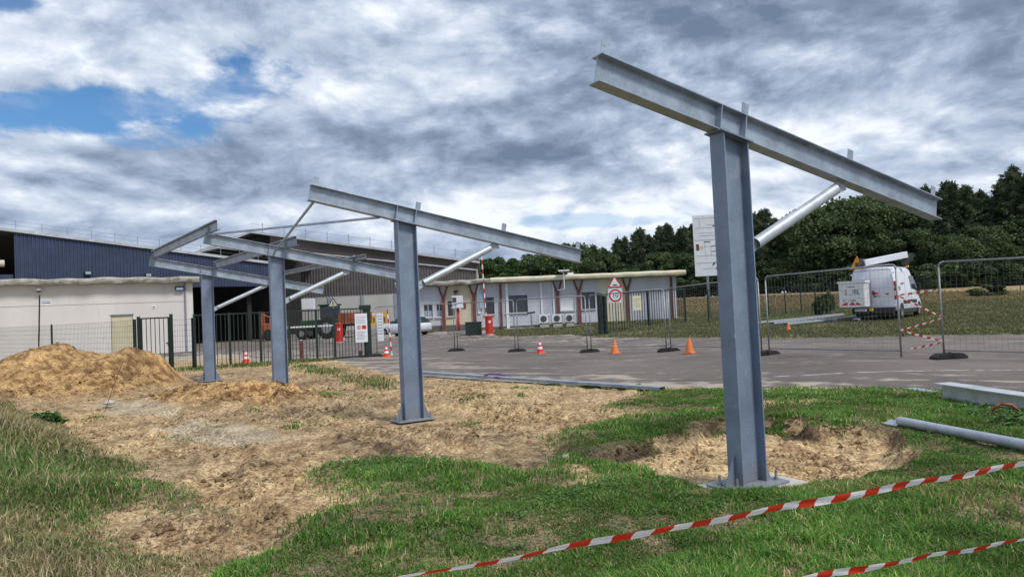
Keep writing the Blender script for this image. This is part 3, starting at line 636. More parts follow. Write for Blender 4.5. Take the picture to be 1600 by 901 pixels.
# ---------------------------------------------------------------- steel lying on the ground
def lying(name, prof, a, b, mat, lab, cat, roll=0, smooth=False, group=None):
    a = Vector(a); b = Vector(b); d = (b-a).normalized(); sx = Vector((-d.y, d.x, 0)).normalized(); sz = d.cross(sx); sz = -sz if sz.z < 0 else sz
    n = len(prof); m = MB(); cr, sr = cos(roll), sin(roll)
    L = [tuple(p+sx*(c*cr-e*sr)+sz*(c*sr+e*cr)) for p in (a, b) for c, e in prof]
    m.add(L, [tuple(range(n-1, -1, -1)), tuple(range(n, 2*n))]+[(j, (j+1) % n, (j+1) % n+n, j+n) for j in range(n)])
    return tag(m.build(name, mat, smooth=smooth), lab, cat, group)
cprof = [(-.09, 0), (.09, 0), (.09, .055), (.085, .055), (.085, .006), (-.085, .006), (-.085, .055), (-.09, .055)]
cinv = [(p, .06-q) for p, q in cprof]
lying('steel_channel', cinv, (-2.5, 18.7, .07), (2.62, 12.86, .05), 'galvanised', 'long galvanised channel lying along the grass edge of the car park', 'steel channel')
m = MB(); m.path([(-.75, 16.62, .12), (-.6, 16.5, .17), (-.35, 16.35, .16), (-.2, 16.25, .12), (-.1, 16.0, .10), (-.3, 16.1, .1), (-.5, 16.25, .11)], .02, 5); tag(m.build('lifting_strap', 'strap'), 'purple lifting strap looped over the long channel', 'strap')
M('beam_pale', (.56, .60, .63), .45, .45, .14, 4, fine=(60, .15)); ib = ibeam_prof(.27, .25, .012, .009); ib = [(p, q+.135) for p, q in ib]
lying('steel_beam', ib, (5.77, 9.68, .09), (6.10, 6.2, .08), 'beam_pale', 'large galvanised I beam lying in the weeds at the right edge', 'steel beam')
lying('steel_channel', cinv, (6.1, 11.1, .06), (6.25, 9.9, .06), 'galvanised', 'short galvanised channel end sticking out behind the large lying beam', 'steel channel')
N = 14; tp = [(.057*cos(2*pi*j/N), .057*sin(2*pi*j/N)+.06) for j in range(N)]
ti = [(.050*cos(-2*pi*j/N), .050*sin(-2*pi*j/N)+.06) for j in range(N)]
a = Vector((4.20, 7.88, .19)); b = Vector((4.78, 5.2, .19)); t = thing('steel_tube', 'round galvanised tube lying on the grass at the right, forked plate at its end', 'steel tube', a)
m = MB(); d = (b-a).normalized(); m.tube((0, 0, .0), tuple((b-a)), .050, 16, cap=False); m.tube((0, 0, 0), tuple(b-a), .044, 16, cap=False); m.build('tube', 'galvanised_bright', t, smooth=True)
m = MB(); m.tube(tuple(d*.01), tuple(d*.02), .046, 16); m.build('tube_end', 'dark_interior', t)
m = MB(); mm = Matrix.Translation(tuple(-d*.07+Vector((-.02, 0, -.03)))) @ Matrix.Rotation(atan2(d.y, d.x), 4, 'Z'); m.cbox((0, 0, 0), (.2, .11, .012), mm @ Matrix.Rotation(.35, 4, 'X')); m.build('fork_plate', 'galvanised_bright', t)
for (a, b, lab) in [((12.6, 37.0, .34), (19.6, 42.4, .44), 'rear galvanised purlin of those lying on the grass left of the van'), ((13.2, 34.6, .30), (19.2, 38.6, .38), 'front galvanised purlin of those lying on the grass left of the van'),
                    ((13.0, 35.8, .32), (18.3, 40.2, .42), 'middle galvanised purlin of those lying on the grass left of the van')]:
    lying('purlin', [(p*1.4, q*1.6) for p, q in cinv], a, b, 'galvanised_bright', lab, 'purlin', 0, group='purlins lying by the van')
lying('purlin', [(p*1.4, q*1.6) for p, q in cinv], (16.9, 35.2, .30), (17.8, 36.6, .36), 'galvanised_bright', 'short steel section lying under the rear left corner of the van', 'purlin', group='purlins lying by the van')

# ---------------------------------------------------------------- barrier tape in front
def tape(p0, p1, w, blk, lab, phase=0, sag=.0, twist=.22, tilt=.70):
    p0 = Vector(p0); p1 = Vector(p1); L = (p1-p0).length; d = (p1-p0)/L; K = 4; nseg = int(L/blk)*K; ds = blk/K
    up = Vector((0, 0, 1)); sx = d.cross(up).normalized(); V = []; F = []; FM = []
    for i in range(nseg+1):
        for j in range(4):
            v_ = (j/3-.5)*w; s = i*ds+v_*.32; u = s/L; a = tilt+twist*sin(u*9+phase)+.10*sin(u*37+1.3*phase)+.06*sin(u*83)
            c = p0+d*s+Vector((0, 0, -sag*4*u*(1-u)+.003*sin(u*51)))+sx*.004*sin(u*70)
            V.append(tuple(c+up*(v_*cos(a))+sx*(v_*sin(a))+sx*(.0035*sin(j*2.1+u*90))))
    for i in range(nseg):
        for j in range(3): F.append((i*4+j, i*4+4+j, i*4+5+j, i*4+1+j)); FM.append(((i+int(phase*K))//K) % 2)
    me = bpy.data.meshes.new('barrier_tape'); me.from_pydata(V, [], F); me.materials.append(MATS['tape_white']); me.materials.append(MATS['tape_red'])
    me.polygons.foreach_set('material_index', FM); me.polygons.foreach_set('use_smooth', [True]*len(F)); o = bpy.data.objects.new('barrier_tape', me); COL.objects.link(o); return o
tag(tape((-1.30, 1.84, .80), (4.3, 4.05, .80), .037, .083, '', 0.35), 'red and white barrier tape, the upper strand crossing the foreground', 'barrier tape', 'barrier tape strands in the foreground')
tag(tape((-.6, 2.39, .47), (3.9, 3.78, .44), .036, .085, '', 1.2), 'red and white barrier tape, the lower strand at the bottom right corner', 'barrier tape', 'barrier tape strands in the foreground')
# ---------------------------------------------------------------- temporary mesh fence
def heras(p0, p1, lab, posts=True):
    x0, y0 = p0; x1, y1 = p1; z0, z1 = Z(x0, y0), Z(x1, y1); L = hypot(x1-x0, y1-y0); a = atan2(y1-y0, x1-x0)
    t = thing('site_fence', lab, 'mesh fence', (x0, y0, z0+.04), a, 'temporary mesh fence panels'); dz = (z1-z0)
    sh = lambda x, z: (x, 0, z+dz*x/L)
    r = .10; m = MB(); H = 1.98
    arc = [(r-r*cos(q), H-r+r*sin(q)) for q in (0, pi/6, pi/3, pi/2)]
    pts = [sh(0, .0)]+[sh(p, q) for p, q in arc]
    m.path(pts, .020, 7); m2 = MB(); pts2 = [sh(L-p, q) for p, q in reversed(arc)]+[sh(L, 0)]; m2.path(pts2, .020, 7)
    m.build('post', 'rail_steel', t, smooth=True); m2.build('post', 'rail_steel', t, smooth=True)
    m = MB(); m.tube(sh(r, H), sh(L-r, H), .0195, 7); m.build('rail', 'rail_steel', t, smooth=True)
    m = MB(); m.tube(sh(.02, .14), sh(L-.02, .14), .016, 6); m.build('rail', 'rail_steel', t)
    m = MB(); n = int(L/.10)
    for i in range(1, n): m.tube(sh(L*i/n, .14), sh(L*i/n, H), .0021, 3, cap=False)
    for q in range(9): m.tube(sh(.02, .30+q*.2), sh(L-.02, .30+q*.2), .0021, 3, cap=False)
    o = m.build('wire_mesh', 'wire_galv', t, kind='stuff'); return t
HP = [((-5.62, 29.05), (-2.55, 30.3)), ((-2.42, 30.2), (.02, 27.98)), ((.14, 27.85), (2.60, 25.55)), ((2.72, 25.35), (4.88, 22.95)), ((4.98, 22.75), (6.42, 18.55)), ((6.52, 18.28), (8.2, 15.15))]
HL = ['temporary mesh fence panel beside the green gate pillar, partly behind the second column', 'temporary mesh fence panel in front of the red barrier cabinet', 'temporary mesh fence panel with the white banded cone before it',
      'temporary mesh fence panel before the tall red and white speed sign', 'temporary mesh fence panel passing behind the nearest column', 'temporary mesh fence panel in front of the white van']
for (p, q), l in zip(HP, HL): heras(p, q, l)
heras((8.93, 14.85), (11.6, 12.5), 'temporary mesh fence panel at the right edge, set apart by a taped gap')
def foot(x, y, a, lab):
    t = thing('fence_foot', lab, 'fence foot', (x, y, Z(x, y)), a, 'rubber feet of the temporary fence')
    prof = [(-.36, 0), (.36, 0), (.35, .05), (.24, .115), (-.24, .115), (-.35, .05)]; m = MB()
    m.add([(p, -.115, q) for p, q in prof]+[(p, .115, q) for p, q in prof], [tuple(range(5, -1, -1))[::-1], tuple(range(11, 5, -1))]+[(j, j+6, (j+1) % 6+6, (j+1) % 6) for j in range(6)])
    m.build('block', 'black_rubber', t, bevel=.012)
    m = MB(); m.tube((.03, 0, .112), (.03, 0, .135), .035, 8); m.tube((-.08, 0, .112), (-.08, 0, .128), .032, 8); m.build('socket', 'dark_plastic', t)
for (x, y, a, l) in [(-5.70, 28.9, .3, 'black rubber fence foot beside the green gate pillar'), (-2.48, 30.2, .3, 'black rubber fence foot left of the barrier cabinet, the farthest in the row'), (.08, 27.9, .5, 'black rubber fence foot with the white banded cone to its right'), (2.66, 25.4, .35, 'black rubber fence foot between the white banded cone and the plain cone'),
                     (4.93, 22.85, 0, 'black rubber fence foot left of the rightmost orange cone'), (6.47, 18.4, .2, 'black rubber fence foot just right of the nearest column'), (9.02, 14.85, .1, 'large looking black rubber fence foot at the right, below the taped gap')]: foot(x, y, a, l)
# tape zigzag in the gap
za, zb = Z(8.2, 15.15), Z(8.93, 14.85)
for (p, q, l) in [((8.19, 15.13, za+1.36), (8.93, 14.85, zb+1.46), 'red and white tape strung level across the top of the fence gap'), ((8.19, 15.13, za+1.36), (8.95, 14.83, zb+.86), 'red and white tape falling steeply across the fence gap'),
                  ((8.2, 15.12, za+.62), (8.95, 14.83, zb+.86), 'red and white tape rising across the fence gap'), ((8.2, 15.12, za+.62), (8.95, 14.83, zb+.36), 'red and white tape falling across the lower part of the fence gap'),
                  ((8.35, 15.05, za+.22), (8.95, 14.83, zb+.36), 'loose faint tape end near the foot of the fence gap')]:
    tag(tape(p, q, .05, .075, '', .4, .01), l, 'barrier tape', 'tape across the fence gap')

# ---------------------------------------------------------------- cones
def cone(x, y, h, kind, lab, z=None):
    t = thing('traffic_cone', lab, 'traffic cone', (x, y, Z(x, y) if z is None else z), random.uniform(0, 1.5), 'traffic cones'); r0, r1 = .29*h, .055*h
    m = MB(); m.cbox((0, 0, .02), (.62*h, .62*h, .04)); m.build('base', 'black_rubber' if kind == 'dark' else 'orange', t, bevel=.008)
    rr = lambda q: r0+(r1-r0)*q; zz_ = lambda q: .04+(h-.04)*q
    segs = {'band': [(0, .30, 'red_cone'), (.30, .50, 'white_paint'), (.50, .68, 'red_cone'), (.68, .88, 'white_paint'), (.88, 1, 'red_cone')], 'plain': [(0, 1, 'orange')], 'worn': [(0, .45, 'orange'), (.45, .6, 'cone_worn'), (.6, 1, 'orange')]}[kind]
    for a, b, mt in segs:
        m = MB(); m.lathe([(rr(a), zz_(a)), (rr(b), zz_(b))], 18); m.build('body' if mt != 'white_paint' else 'reflective_band', mt, t, smooth=True).modifiers.new('e', 'EDGE_SPLIT')
M('red_cone', (.66, .04, .02), .5, 0, .1, 6); M('cone_worn', (.65, .28, .15), .6, 0, .2, 9)
cone(-5.08, 28.14, .46, 'band', 'red and white banded cone left of the second column, by the gate')
cone(.92, 26.02, .46, 'band', 'banded cone in the middle of the car park, left of the plain cones')
cone(3.37, 24.06, .48, 'worn', 'worn orange cone between the banded cone and the rightmost orange cone')
cone(5.22, 21.3, .47, 'plain', 'plain orange cone left of the nearest column')
cone(11.6, 30.1, .34, 'plain', 'small orange cone on the meadow by the lying purlins')
cone(-10.8, 28.6, .5, 'band', 'red cone seen through the bars of the green gate, right of the farthest column')

# ---------------------------------------------------------------- green steel gates and mesh fence
def bar_gate(p0, p1, H, pitch, lab, name='bar_gate', cat='gate', posts=(), zoff=.05, r=.010):
    x0, y0 = p0; x1, y1 = p1; z0, z1 = Z(*p0), Z(*p1); L = hypot(x1-x0, y1-y0); t = thing(name, lab, cat, (x0, y0, z0), atan2(y1-y0, x1-x0)); dz = (z1-z0)/L
    n = int(L/pitch); bm_ = MB(); bm_.box((-r, -r, zoff+.02), (r, r, H-.02)); me = bm_.mesh('bar', 'green_steel')
    for i in range(n+1):
        xx = L*i/n; part('bar', me, t, Matrix.Translation((xx, 0, dz*xx)))
    for z, rr in ((H, .025), (zoff, .030)):
        m = MB(); m.add([(q, w, z+e+dz*q) for q in (0, L) for w, e in ((-rr, -rr), (rr, -rr), (rr, rr), (-rr, rr))], [(3,2,1,0),(4,5,6,7),(0,1,5,4),(1,2,6,5),(2,3,7,6),(3,0,4,7)]); m.build('rail', 'green_steel', t)
    for q in posts: box('post', (q-.04, -.045, dz*q-.1), (q+.04, .045, H+.05+dz*q), 'green_steel', t)
    return t
g = bar_gate((-11.65, 25.95), (-8.78, 27.62), 1.98, .145, 'green barred gate leaf between the farthest and the third column', posts=(0, 1.2, 2.3), r=.011)
g = bar_gate((-8.74, 27.64), (-5.98, 28.98), 1.98, .125, 'green barred sliding gate right of the third column, closed up to the pillar', posts=(.02, 1.05, 1.75), r=.011)
t = thing('gate_pillar', 'dark green gate pillar with a drive box on top, beside the white notice', 'gate pillar', (-5.98, 28.98, 0), .43)
box('pillar', (-.10, -.12, 0), (.14, .12, 2.06), 'green_steel', t, bevel=.006); box('drive_box', (-.26, -.14, 1.93), (.16, .14, 2.12), 'green_steel', t, bevel=.01); box('guide_roller', (-.34, -.10, 0), (-.24, .1, .28), 'dark_plastic', t, bevel=.01); box('ground_plate', (-.3, -.2, 0), (.5, .2, .03), 'dark_plastic', t)
# white notice on the sliding gate
def board(name, lab, cat, loc, rz, w, h, mat, group=None, th=.01):
    t = thing(name, lab, cat, loc, rz, group); box('panel', (-w/2, 0, 0), (w/2, th, h), mat, t); return t
def ink(t, x0, z0, x1, z1, mat='print_grey', n='print'): box(n, (x0, -.003, z0), (x1, -.0004, z1), mat, t)
t = board('notice_board', 'white site notice with a red prohibition sign hung on the gate pillar', 'notice board', (-6.16, 28.74, .62), .43, .50, 1.16, 'panel_white')
for i in range(5): ink(t, -.2+.01*(i % 2), 1.02-i*.062, .2-.03*(i % 3), 1.035-i*.062)
for i in range(6): ink(t, -.18+.01*(i % 2), .40-i*.055, .17-.04*(i % 3), .42-i*.055)
m = MB(); m.lathe([(.085, -.001), (.085, .001)], 20, Matrix.Translation((-.09, -.002, .60)) @ Matrix.Rotation(pi/2, 4, 'X')); m.build('prohibition_ring', 'red_paint', t)
m = MB(); m.lathe([(.060, -.001), (.060, .001)], 20, Matrix.Translation((-.09, -.0045, .60)) @ Matrix.Rotation(pi/2, 4, 'X')); m.build('ring_field', 'panel_white', t)
m = MB(); m.cbox((-.09, -.007, .60), (.03, .003, .08)); m.cbox((-.105, -.007, .62), (.05, .003, .03)); m.build('hand_symbol', 'print_ink', t)
ink(t, .03, .53, .2, .68, 'red_paint', 'red_field')
t = board('notice_board', 'narrow white notice behind the gate pillar, beside the striped stake', 'notice board', (-5.48, 29.25, .62), .43, .26, 1.15, 'panel_white')
for i in range(7): ink(t, -.1, 1.0-i*.12, .09, 1.03-i*.12)
t = thing('striped_stake', 'leaning red and white striped stake right of the gate pillar', 'stake', (-5.05, 29.2, 0), 0); t.rotation_euler = (0, -.06, 0)
for i in range(10):
    m = MB(); m.tube((0, 0, i*.19), (0, 0, (i+1)*.19), .028, 8); m.build('stripe', 'red_paint' if i % 2 else 'white_paint', t)
# pedestrian gate
t = bar_gate((-13.72, 26.25), (-12.78, 26.3), 1.95, .155, 'small barred pedestrian gate between two dark posts behind the sand heap', 'pedestrian_gate', posts=())
for q, n_ in ((-.02, 'frame_stile'), (.96, 'frame_stile')): box(n_, (q-.025, -.025, .05), (q+.025, .025, 1.97), 'green_steel', t)
box('handle', (.86, -.05, .98), (1.0, -.03, 1.02), 'dark_plastic', t); box('lock_case', (.92, -.035, .9), (.985, .035, 1.06), 'dark_plastic', t)
for (x, y, h, l) in [(-13.84, 26.25, 2.06, 'dark green gate post left of the pedestrian gate'), (-12.66, 26.3, 2.10, 'dark green gate post right of the pedestrian gate'), (-14.02, 26.3, 1.96, 'thinner dark end post of the mesh fence by the pedestrian gate')]:
    t = thing('gate_post', l, 'post', (x, y, -.05)); box('shaft', (-.045, -.045, 0), (.045, .045, h), 'green_steel', t, bevel=.004); box('cap', (-.05, -.05, h), (.05, .05, h+.02), 'dark_plastic', t)
def green_mesh(p0, p1, H, lab, posts, step=.10, hs=.2, wr=.0035, zfn=Z, mat='wire', ph=None):
    x0, y0 = p0; x1, y1 = p1; L = hypot(x1-x0, y1-y0); t = thing('mesh_fence', lab, 'mesh fence', (x0, y0, 0), atan2(y1-y0, x1-x0)); ux_, uy_ = (x1-x0)/L, (y1-y0)/L
    zf = lambda q: zfn(x0+ux_*q, y0+uy_*q); m = MB(); n = int(L/step)
    for i in range(n+1): q = L*i/n; m.tube((q, 0, zf(q)+.04), (q, 0, zf(q)+H), wr, 3, cap=False)
    nn = max(2, int(L/2.5)); k_ = int(H/hs)
    for j in range(nn):
        a_, b_ = L*j/nn, L*(j+1)/nn
        for i in range(k_+1): zq = .04+(H-.04)*i/k_; m.tube((a_, 0, zf(a_)+zq), (b_, 0, zf(b_)+zq), wr, 3, cap=False)
    m.build('wire_mesh', mat, t, kind='stuff')
    pm = MB(); pm.box((-.03, -.03, -.1), (.03, .03, (ph or H)+.04)); me = pm.mesh('post', 'green_steel')
    for q in posts: part('post', me, t, Matrix.Translation((q, 0, zf(q))))
    return t
green_mesh((-14.05, 26.35), (-33.0, 42.0), 1.90, 'green welded mesh fence running off to the left behind the sand heap', [.0, 8.6, 17.0, 24], .15, .20, .0045)
green_mesh((-12.62, 26.32), (-11.68, 25.98), 1.85, 'short green mesh infill between the pedestrian gate and the barred gate', [.93], .10, .2, .004)
green_mesh((11.6, 42.3), (46.5, 78.5), 1.95, 'long green mesh fence crossing the meadow in front of the wood', [i*2.75 for i in range(18)], .12, .2, .0042)
green_mesh((44.9, 75.0), (75.0, 80.0), 1.5, 'green mesh fence continuing to the right along the straw strip', [.0, 10, 20], .2, .25, .004)
t = bar_gate((4.62, 37.4), (10.9, 44.9), 2.1, .28, 'open green sliding gate standing across the grass before the low building', posts=(0, 5.0, 9.7), r=.014)
t = thing('gate_pillar', 'dark green gate pillar with a pale cap at the left end of the open gate', 'gate pillar', (4.55, 37.2, Z(4.55, 37.2)), .87)
box('pillar', (-.12, -.1, 0), (.12, .1, 2.2), 'green_steel', t, bevel=.006); box('cap', (-.2, -.14, 2.2), (.3, .14, 2.25), 'galvanised', t); box('pillar', (.35, -.1, 0), (.55, .1, 2.05), 'green_steel', t, bevel=.006)
t = board('notice_board', 'faded yellow notice fixed to the bars of the open green gate', 'notice board', (7.02, 40.15, Z(7, 40)+1.02), .87, .95, .82, 'notice_yellow')
for i, (a, b) in enumerate([(-.3, .32), (-.25, .2), (-.34, .3), (-.2, .25)]): ink(t, a, .62-i*.14, b, .66-i*.14, 'print_grey')
# speed sign
t = thing('speed_sign', 'round 10 speed limit sign under a red edged triangle on a grey pole', 'traffic sign', (5.30, 36.6, Z(5.3, 36.6)), -.14)
m = MB(); m.tube((0, .03, 0), (0, .03, 2.72), .03, 10); m.build('pole', 'galvanised', t, smooth=True)
def disc(m, r, z, y0, y1, n=28, x=0): m.lathe([(r, y0), (r, y1)], n, Matrix.Translation((x, 0, z)) @ Matrix.Rotation(pi/2, 4, 'X'))
m = MB(); m.box((-.36, -.012, 1.62), (.36, -.002, 2.36)); m.build('backing_panel', 'panel_white', t)
m = MB(); disc(m, .33, 1.99, .013, .016); m.build('red_ring', 'red_paint', t); m = MB(); disc(m, .245, 1.99, .0165, .019); m.build('white_field', 'white_paint', t)
text('numerals', '10', .34, 'print_ink', t, frameM((0, -.021, 1.99), (1, 0, 0), (0, 0, 1), (0, -1, 0)))
tri = lambda r, z: [(-r*.87, z-r*.5), (r*.87, z-r*.5), (0, z+r)]
def plate(t, name, pts, y0, y1, mat): m = MB(); n = len(pts); m.add([(p, y0, q) for p, q in pts]+[(p, y1, q) for p, q in pts], [tuple(range(n)), tuple(range(2*n-1, n-1, -1))]+[(j, j+n, (j+1) % n+n, (j+1) % n) for j in range(n)]); m.build(name, mat, t)
plate(t, 'red_triangle', tri(.40, 2.62), -.012, -.004, 'red_paint'); plate(t, 'white_triangle', tri(.31, 2.62), -.016, -.0125, 'white_paint'); ink_ = plate(t, 'hump_symbol', [(-.14, 2.50), (.14, 2.50), (.07, 2.57), (-.07, 2.57)], -.020, -.0165, 'print_ink')
# big information board on two legs
zb0 = Z(13.7, 49.5); t = thing('information_board', 'tall white information board with printed plans, partly hidden behind the nearest column', 'information board', (14.3, 49.5, zb0), -.12)
for q in (-.62, .62):
    m = MB(); m.tube((q, .06, 0), (q, .06, 7.1), .09, 10); m.build('leg', 'galvanised', t, smooth=True)
box('panel', (-1.45, -.04, 2.95), (1.45, .02, 7.2), 'panel_white', t)
pr = lambda x0, z0, x1, z1, mt='print_grey': box('print', (x0, -.047, z0), (x1, -.0405, z1), mt, t)
for (x0, z0, x1, z1) in [(-1.35, 6.98, 1.35, 7.0), (-1.3, 6.3, 1.3, 6.32), (-1.35, 5.45, 1.3, 5.48), (-1.35, 4.35, 1.35, 4.38), (-1.35, 3.85, .2, 3.88), (-1.0, 5.0, -.1, 5.02), (-1.1, 5.75, .0, 5.78), (-1.1, 5.95, .1, 5.97), (-.9, 3.45, .1, 3.48), (-.7, 4.38, -.68, 5.45), (-.3, 4.38, -.28, 5.1), (.5, 4.6, .52, 5.45), (.5, 5.2, 1.3, 5.22), (-1.0, 6.3, -.98, 6.98), (-.5, 6.5, .3, 6.52)]: pr(x0, z0, x1, z1)
for i in range(8): pr(.55, 4.5+i*.1, 1.1-.1*(i % 3), 4.53+i*.1)
for (x0, z0, x1, z1) in [(-.1, 6.38, .5, 6.46), (.52, 6.4, .62, 6.75), (-.75, 5.3, -.3, 5.36), (-.25, 4.98, .2, 5.04), (-.25, 4.62, .3, 4.67), (.3, 4.3, .45, 4.45)]: pr(x0, z0, x1, z1, 'print_ink')
pr(.2, 5.75, .8, 6.15, 'print_grey'); pr(-1.3, 4.75, -1.1, 5.2, 'rust_red'); pr(-1.1, 4.82, -.8, 5.02, 'notice_yellow')
m = MB(); m.lathe([(.12, 0), (.12, .006)], 16, Matrix.Translation((.1, -.041, 3.45)) @ Matrix.Rotation(pi/2, 4, 'X')); m.build('symbol', 'print_ink', t)
plate(t, 'symbol', [(.42, 3.35), (.78, 3.35), (.6, 3.62)], -.047, -.0405, 'print_ink'); plate(t, 'symbol', [(-.3, 3.6), (-.1, 3.72), (.0, 3.95), (-.18, 3.85)], -.047, -.0405, 'print_ink')
# barriers
def cabinet(x, y, rz, lab, boom):
    t = thing('parking_barrier', lab, 'barrier', (x, y, Z(x, y)), rz); m = MB(); m.prism([(.24*cos(a)*(1.0), .20*sin(a)) for a in [2*pi*i/16 for i in range(16)]], .06, 1.14); m.build('cabinet', 'red_paint', t, smooth=True).modifiers.new('e', 'EDGE_SPLIT')
    m = MB(); m.lathe([(.27, 0), (.27, .06)], 16); m.build('plinth', 'concrete', t); m = MB(); m.lathe([(.25, 1.14), (.2, 1.2)], 16); m.build('lid', 'red_paint', t)
    m = MB(); disc(m, .085, .82, .20, .205, 16, .05); m.build('badge', 'white_paint', t)
    n = 13; L = 3.9
    for i in range(n):
        a, b = i*L/n, (i+1)*L/n; m = MB()
        if boom == 'up': m.box((-.16-.012*i/n*10-.035, -.025, 1.1+a), (-.16-.012*i/n*10+.035, .025, 1.1+b))
        else: m.box((-.2-b, -.03, 1.02), (-.2-a, .03, 1.12))
        m.build('boom_segment', 'white_paint' if i % 2 == 0 or boom != 'up' and i % 4 else 'red_paint', t)
    return t
cabinet(-1.53, 44.3, 0, 'red barrier cabinet with its striped boom raised, before the low building', 'up')
cabinet(-10.65, 43.3, .0, 'red barrier cabinet with its white boom lowered, seen through the green gate', 'down')
t = thing('boom_rest', 'red post carrying the end of the lowered white boom', 'post', (-14.6, 43.3, Z(-14.6, 43.3))); box('post', (-.09, -.09, 0), (.09, .09, 1.0), 'red_paint', t); box('fork', (-.12, -.04, 1.0), (.12, .04, 1.06), 'red_paint', t)
x, y = -3.75, 47.6; t = thing('intercom_post', 'white intercom box on a thick red post beside the barrier', 'intercom', (x, y, Z(x, y)))
m = MB(); m.tube((.02, 0, 0), (.02, 0, 1.85), .13, 12); m.build('post', 'red_paint', t, smooth=True)
box('housing', (-.30, -.2, 1.80), (.42, .25, 2.55), 'panel_white', t, bevel=.03); box('screen', (-.26, -.215, 2.12), (.0, -.2, 2.45), 'print_ink', t); box('keypad', (-.2, -.212, 1.9), (-.04, -.2, 2.05), 'print_grey', t); box('shelf', (-.36, -.3, 1.74), (.46, .25, 1.80), 'panel_white', t)
t = thing('dark_chest', 'low dark green chest standing left of the red barrier cabinet', 'chest', (-2.55, 45.2, Z(-2.5, 45.2))); box('chest_body', (-.5, -.4, 0), (.5, .4, .78), 'green_steel', t, bevel=.02); box('lid', (-.53, -.43, .78), (.53, .43, .84), 'dark_plastic', t, bevel=.01)
for i, (x, y, w) in enumerate([(-4.9, 47.3, .45), (-3.9, 47.1, .5), (-3.0, 46.9, .5), (-8.3, 46.4, .5), (-6.9, 46.8, .5), (-9.9, 45.6, .5), (-11.2, 45.2, .5), (-12.6, 45.0, .5)]):
    m = MB(); m.prism([(-w, 0), (w, 0), (w*.95, .16), (w*.85, .22), (-w*.85, .22), (-w*.95, .16)], -.12, .12, Matrix.Rotation(pi/2, 4, 'X'))
    o = m.build('kerb_block', 'concrete_rough' if i % 3 else 'concrete', bevel=.01); o.location = (x, y, Z(x, y)); tag(o, ['left stained kerb block by the intercom post', 'dark kerb block at the foot of the intercom post', 'kerb block right of the intercom post', 'pale kerb block right of the white notice, behind the cone', 'dark kerb block left of the second column', 'dark kerb block behind the gate, right of the lowered barrier cabinet', 'dark kerb block behind the gate under the lowered barrier cabinet', 'dark kerb block behind the gate, left of the barrier cabinet'][i], 'kerb block', 'concrete kerb blocks')
# things in the yard behind the gate
t = thing('warning_sign', 'small warning triangle on a post sticking up above the green gate', 'traffic sign', (-9.6, 38.0, Z(-9.6, 38)), 0); m = MB(); m.tube((0, .02, 0), (0, .02, 2.3), .025, 8); m.build('pole', 'galvanised', t)
plate(t, 'panel', tri(.36, 2.35), -.012, -.004, 'print_ink'); plate(t, 'panel_face', tri(.25, 2.35), -.018, -.0125, 'notice_yellow'); plate(t, 'symbol', [(-.03, 2.27), (.03, 2.27), (.03, 2.48), (-.03, 2.48)], -.022, -.0185, 'print_ink')
t = thing('utility_box', 'white utility box on the far wall, above the left part of the gate', 'utility box', (-17.3, 60.0, 2.5), 0); box('case', (-.55, 0, 0), (.55, .3, .9), 'panel_white', t, bevel=.02); box('door', (-.5, -.02, .05), (.5, -.001, .85), 'white_paint', t); m = MB(); m.tube((0, .1, -2.3), (0, .1, 0), .06, 8); m.build('post', 'galvanised', t)
t = thing('tractor', 'dark green tractor parked behind the barrier, seen through the gate bars', 'tractor', (-13.9, 50.5, Z(-13.9, 50.5)), -.2)
m = MB(); m.box((-1.2, -.35, .7), (.5, .35, 1.35)); m.box((.5, -.5, .8), (1.5, .5, 1.4)); m.build('body', 'machine_green', t, bevel=.06); box('cab', (.45, -.55, 1.4), (1.5, .55, 2.3), 'glass', t, bevel=.05); box('cab_roof', (.35, -.62, 2.3), (1.6, .62, 2.42), 'machine_green', t, bevel=.04)
for (x, r) in ((-.85, .42), (1.05, .75)):
    for q in (-1, 1):
        m = MB(); m.lathe([(r*.7, -.14), (r, -.12), (r, .12), (r*.7, .14)], 20, Matrix.Translation((x, q*.68, r)) @ Matrix.Rotation(pi/2, 4, 'X')); w = m.build('wheel', 'tyre', t); m = MB(); m.lathe([(r*.5, -.15), (r*.5, .15)], 16, Matrix.Translation((x, q*.68, r)) @ Matrix.Rotation(pi/2, 4, 'X')); m.build('rim', 'rim', w)
t = thing('tipping_trailer', 'orange farm trailer behind the green gate, right of the tractor', 'trailer', (-11.6, 50.9, Z(-11.6, 50.9)), -.1)
m = MB(); m.box((-1.35, -.6, .95), (1.35, .6, 1.05)); m.box((-1.35, -.6, 1.05), (1.35, -.55, 1.75)); m.box((-1.35, .55, 1.05), (1.35, .6, 1.75)); m.box((-1.35, -.55, 1.05), (-1.3, .55, 1.75)); m.box((1.3, -.55, 1.05), (1.35, .55, 1.75)); m.build('tub', 'machine_orange', t)
for i in range(6): box('rib', (-1.3+i*.5, -.64, 1.05), (-1.22+i*.5, -.6, 1.75), 'machine_orange', t)
for x in (-.7, .8):
    m = MB(); m.lathe([(.3, -.12), (.4, -.1), (.4, .1), (.3, .12)], 18, Matrix.Translation((x, -.5, .4)) @ Matrix.Rotation(pi/2, 4, 'X')); m.build('wheel', 'tyre', t)
box('chassis', (-1.8, -.12, .8), (1.3, .12, .95), 'dark_plastic', t)
t = thing('orange_loader', 'rusty orange machine behind the green gate, left of the tractor', 'machine', (-17.1, 51.5, Z(-17.1, 51.5)), .1)
m = MB(); m.box((-.9, -.5, .6), (.8, .5, 1.25)); m.box((-.5, -.4, 1.25), (.3, .4, 1.6)); m.build('body', 'machine_orange', t, bevel=.05)
m = MB(); m.box((-1.15, -.45, .2), (-.95, .45, 2.1)); m.build('mast', 'machine_orange', t); m = MB(); m.tube((-1.0, -.3, 1.9), (.5, -.3, 1.3), .06, 8); m.build('arm', 'machine_orange', t)
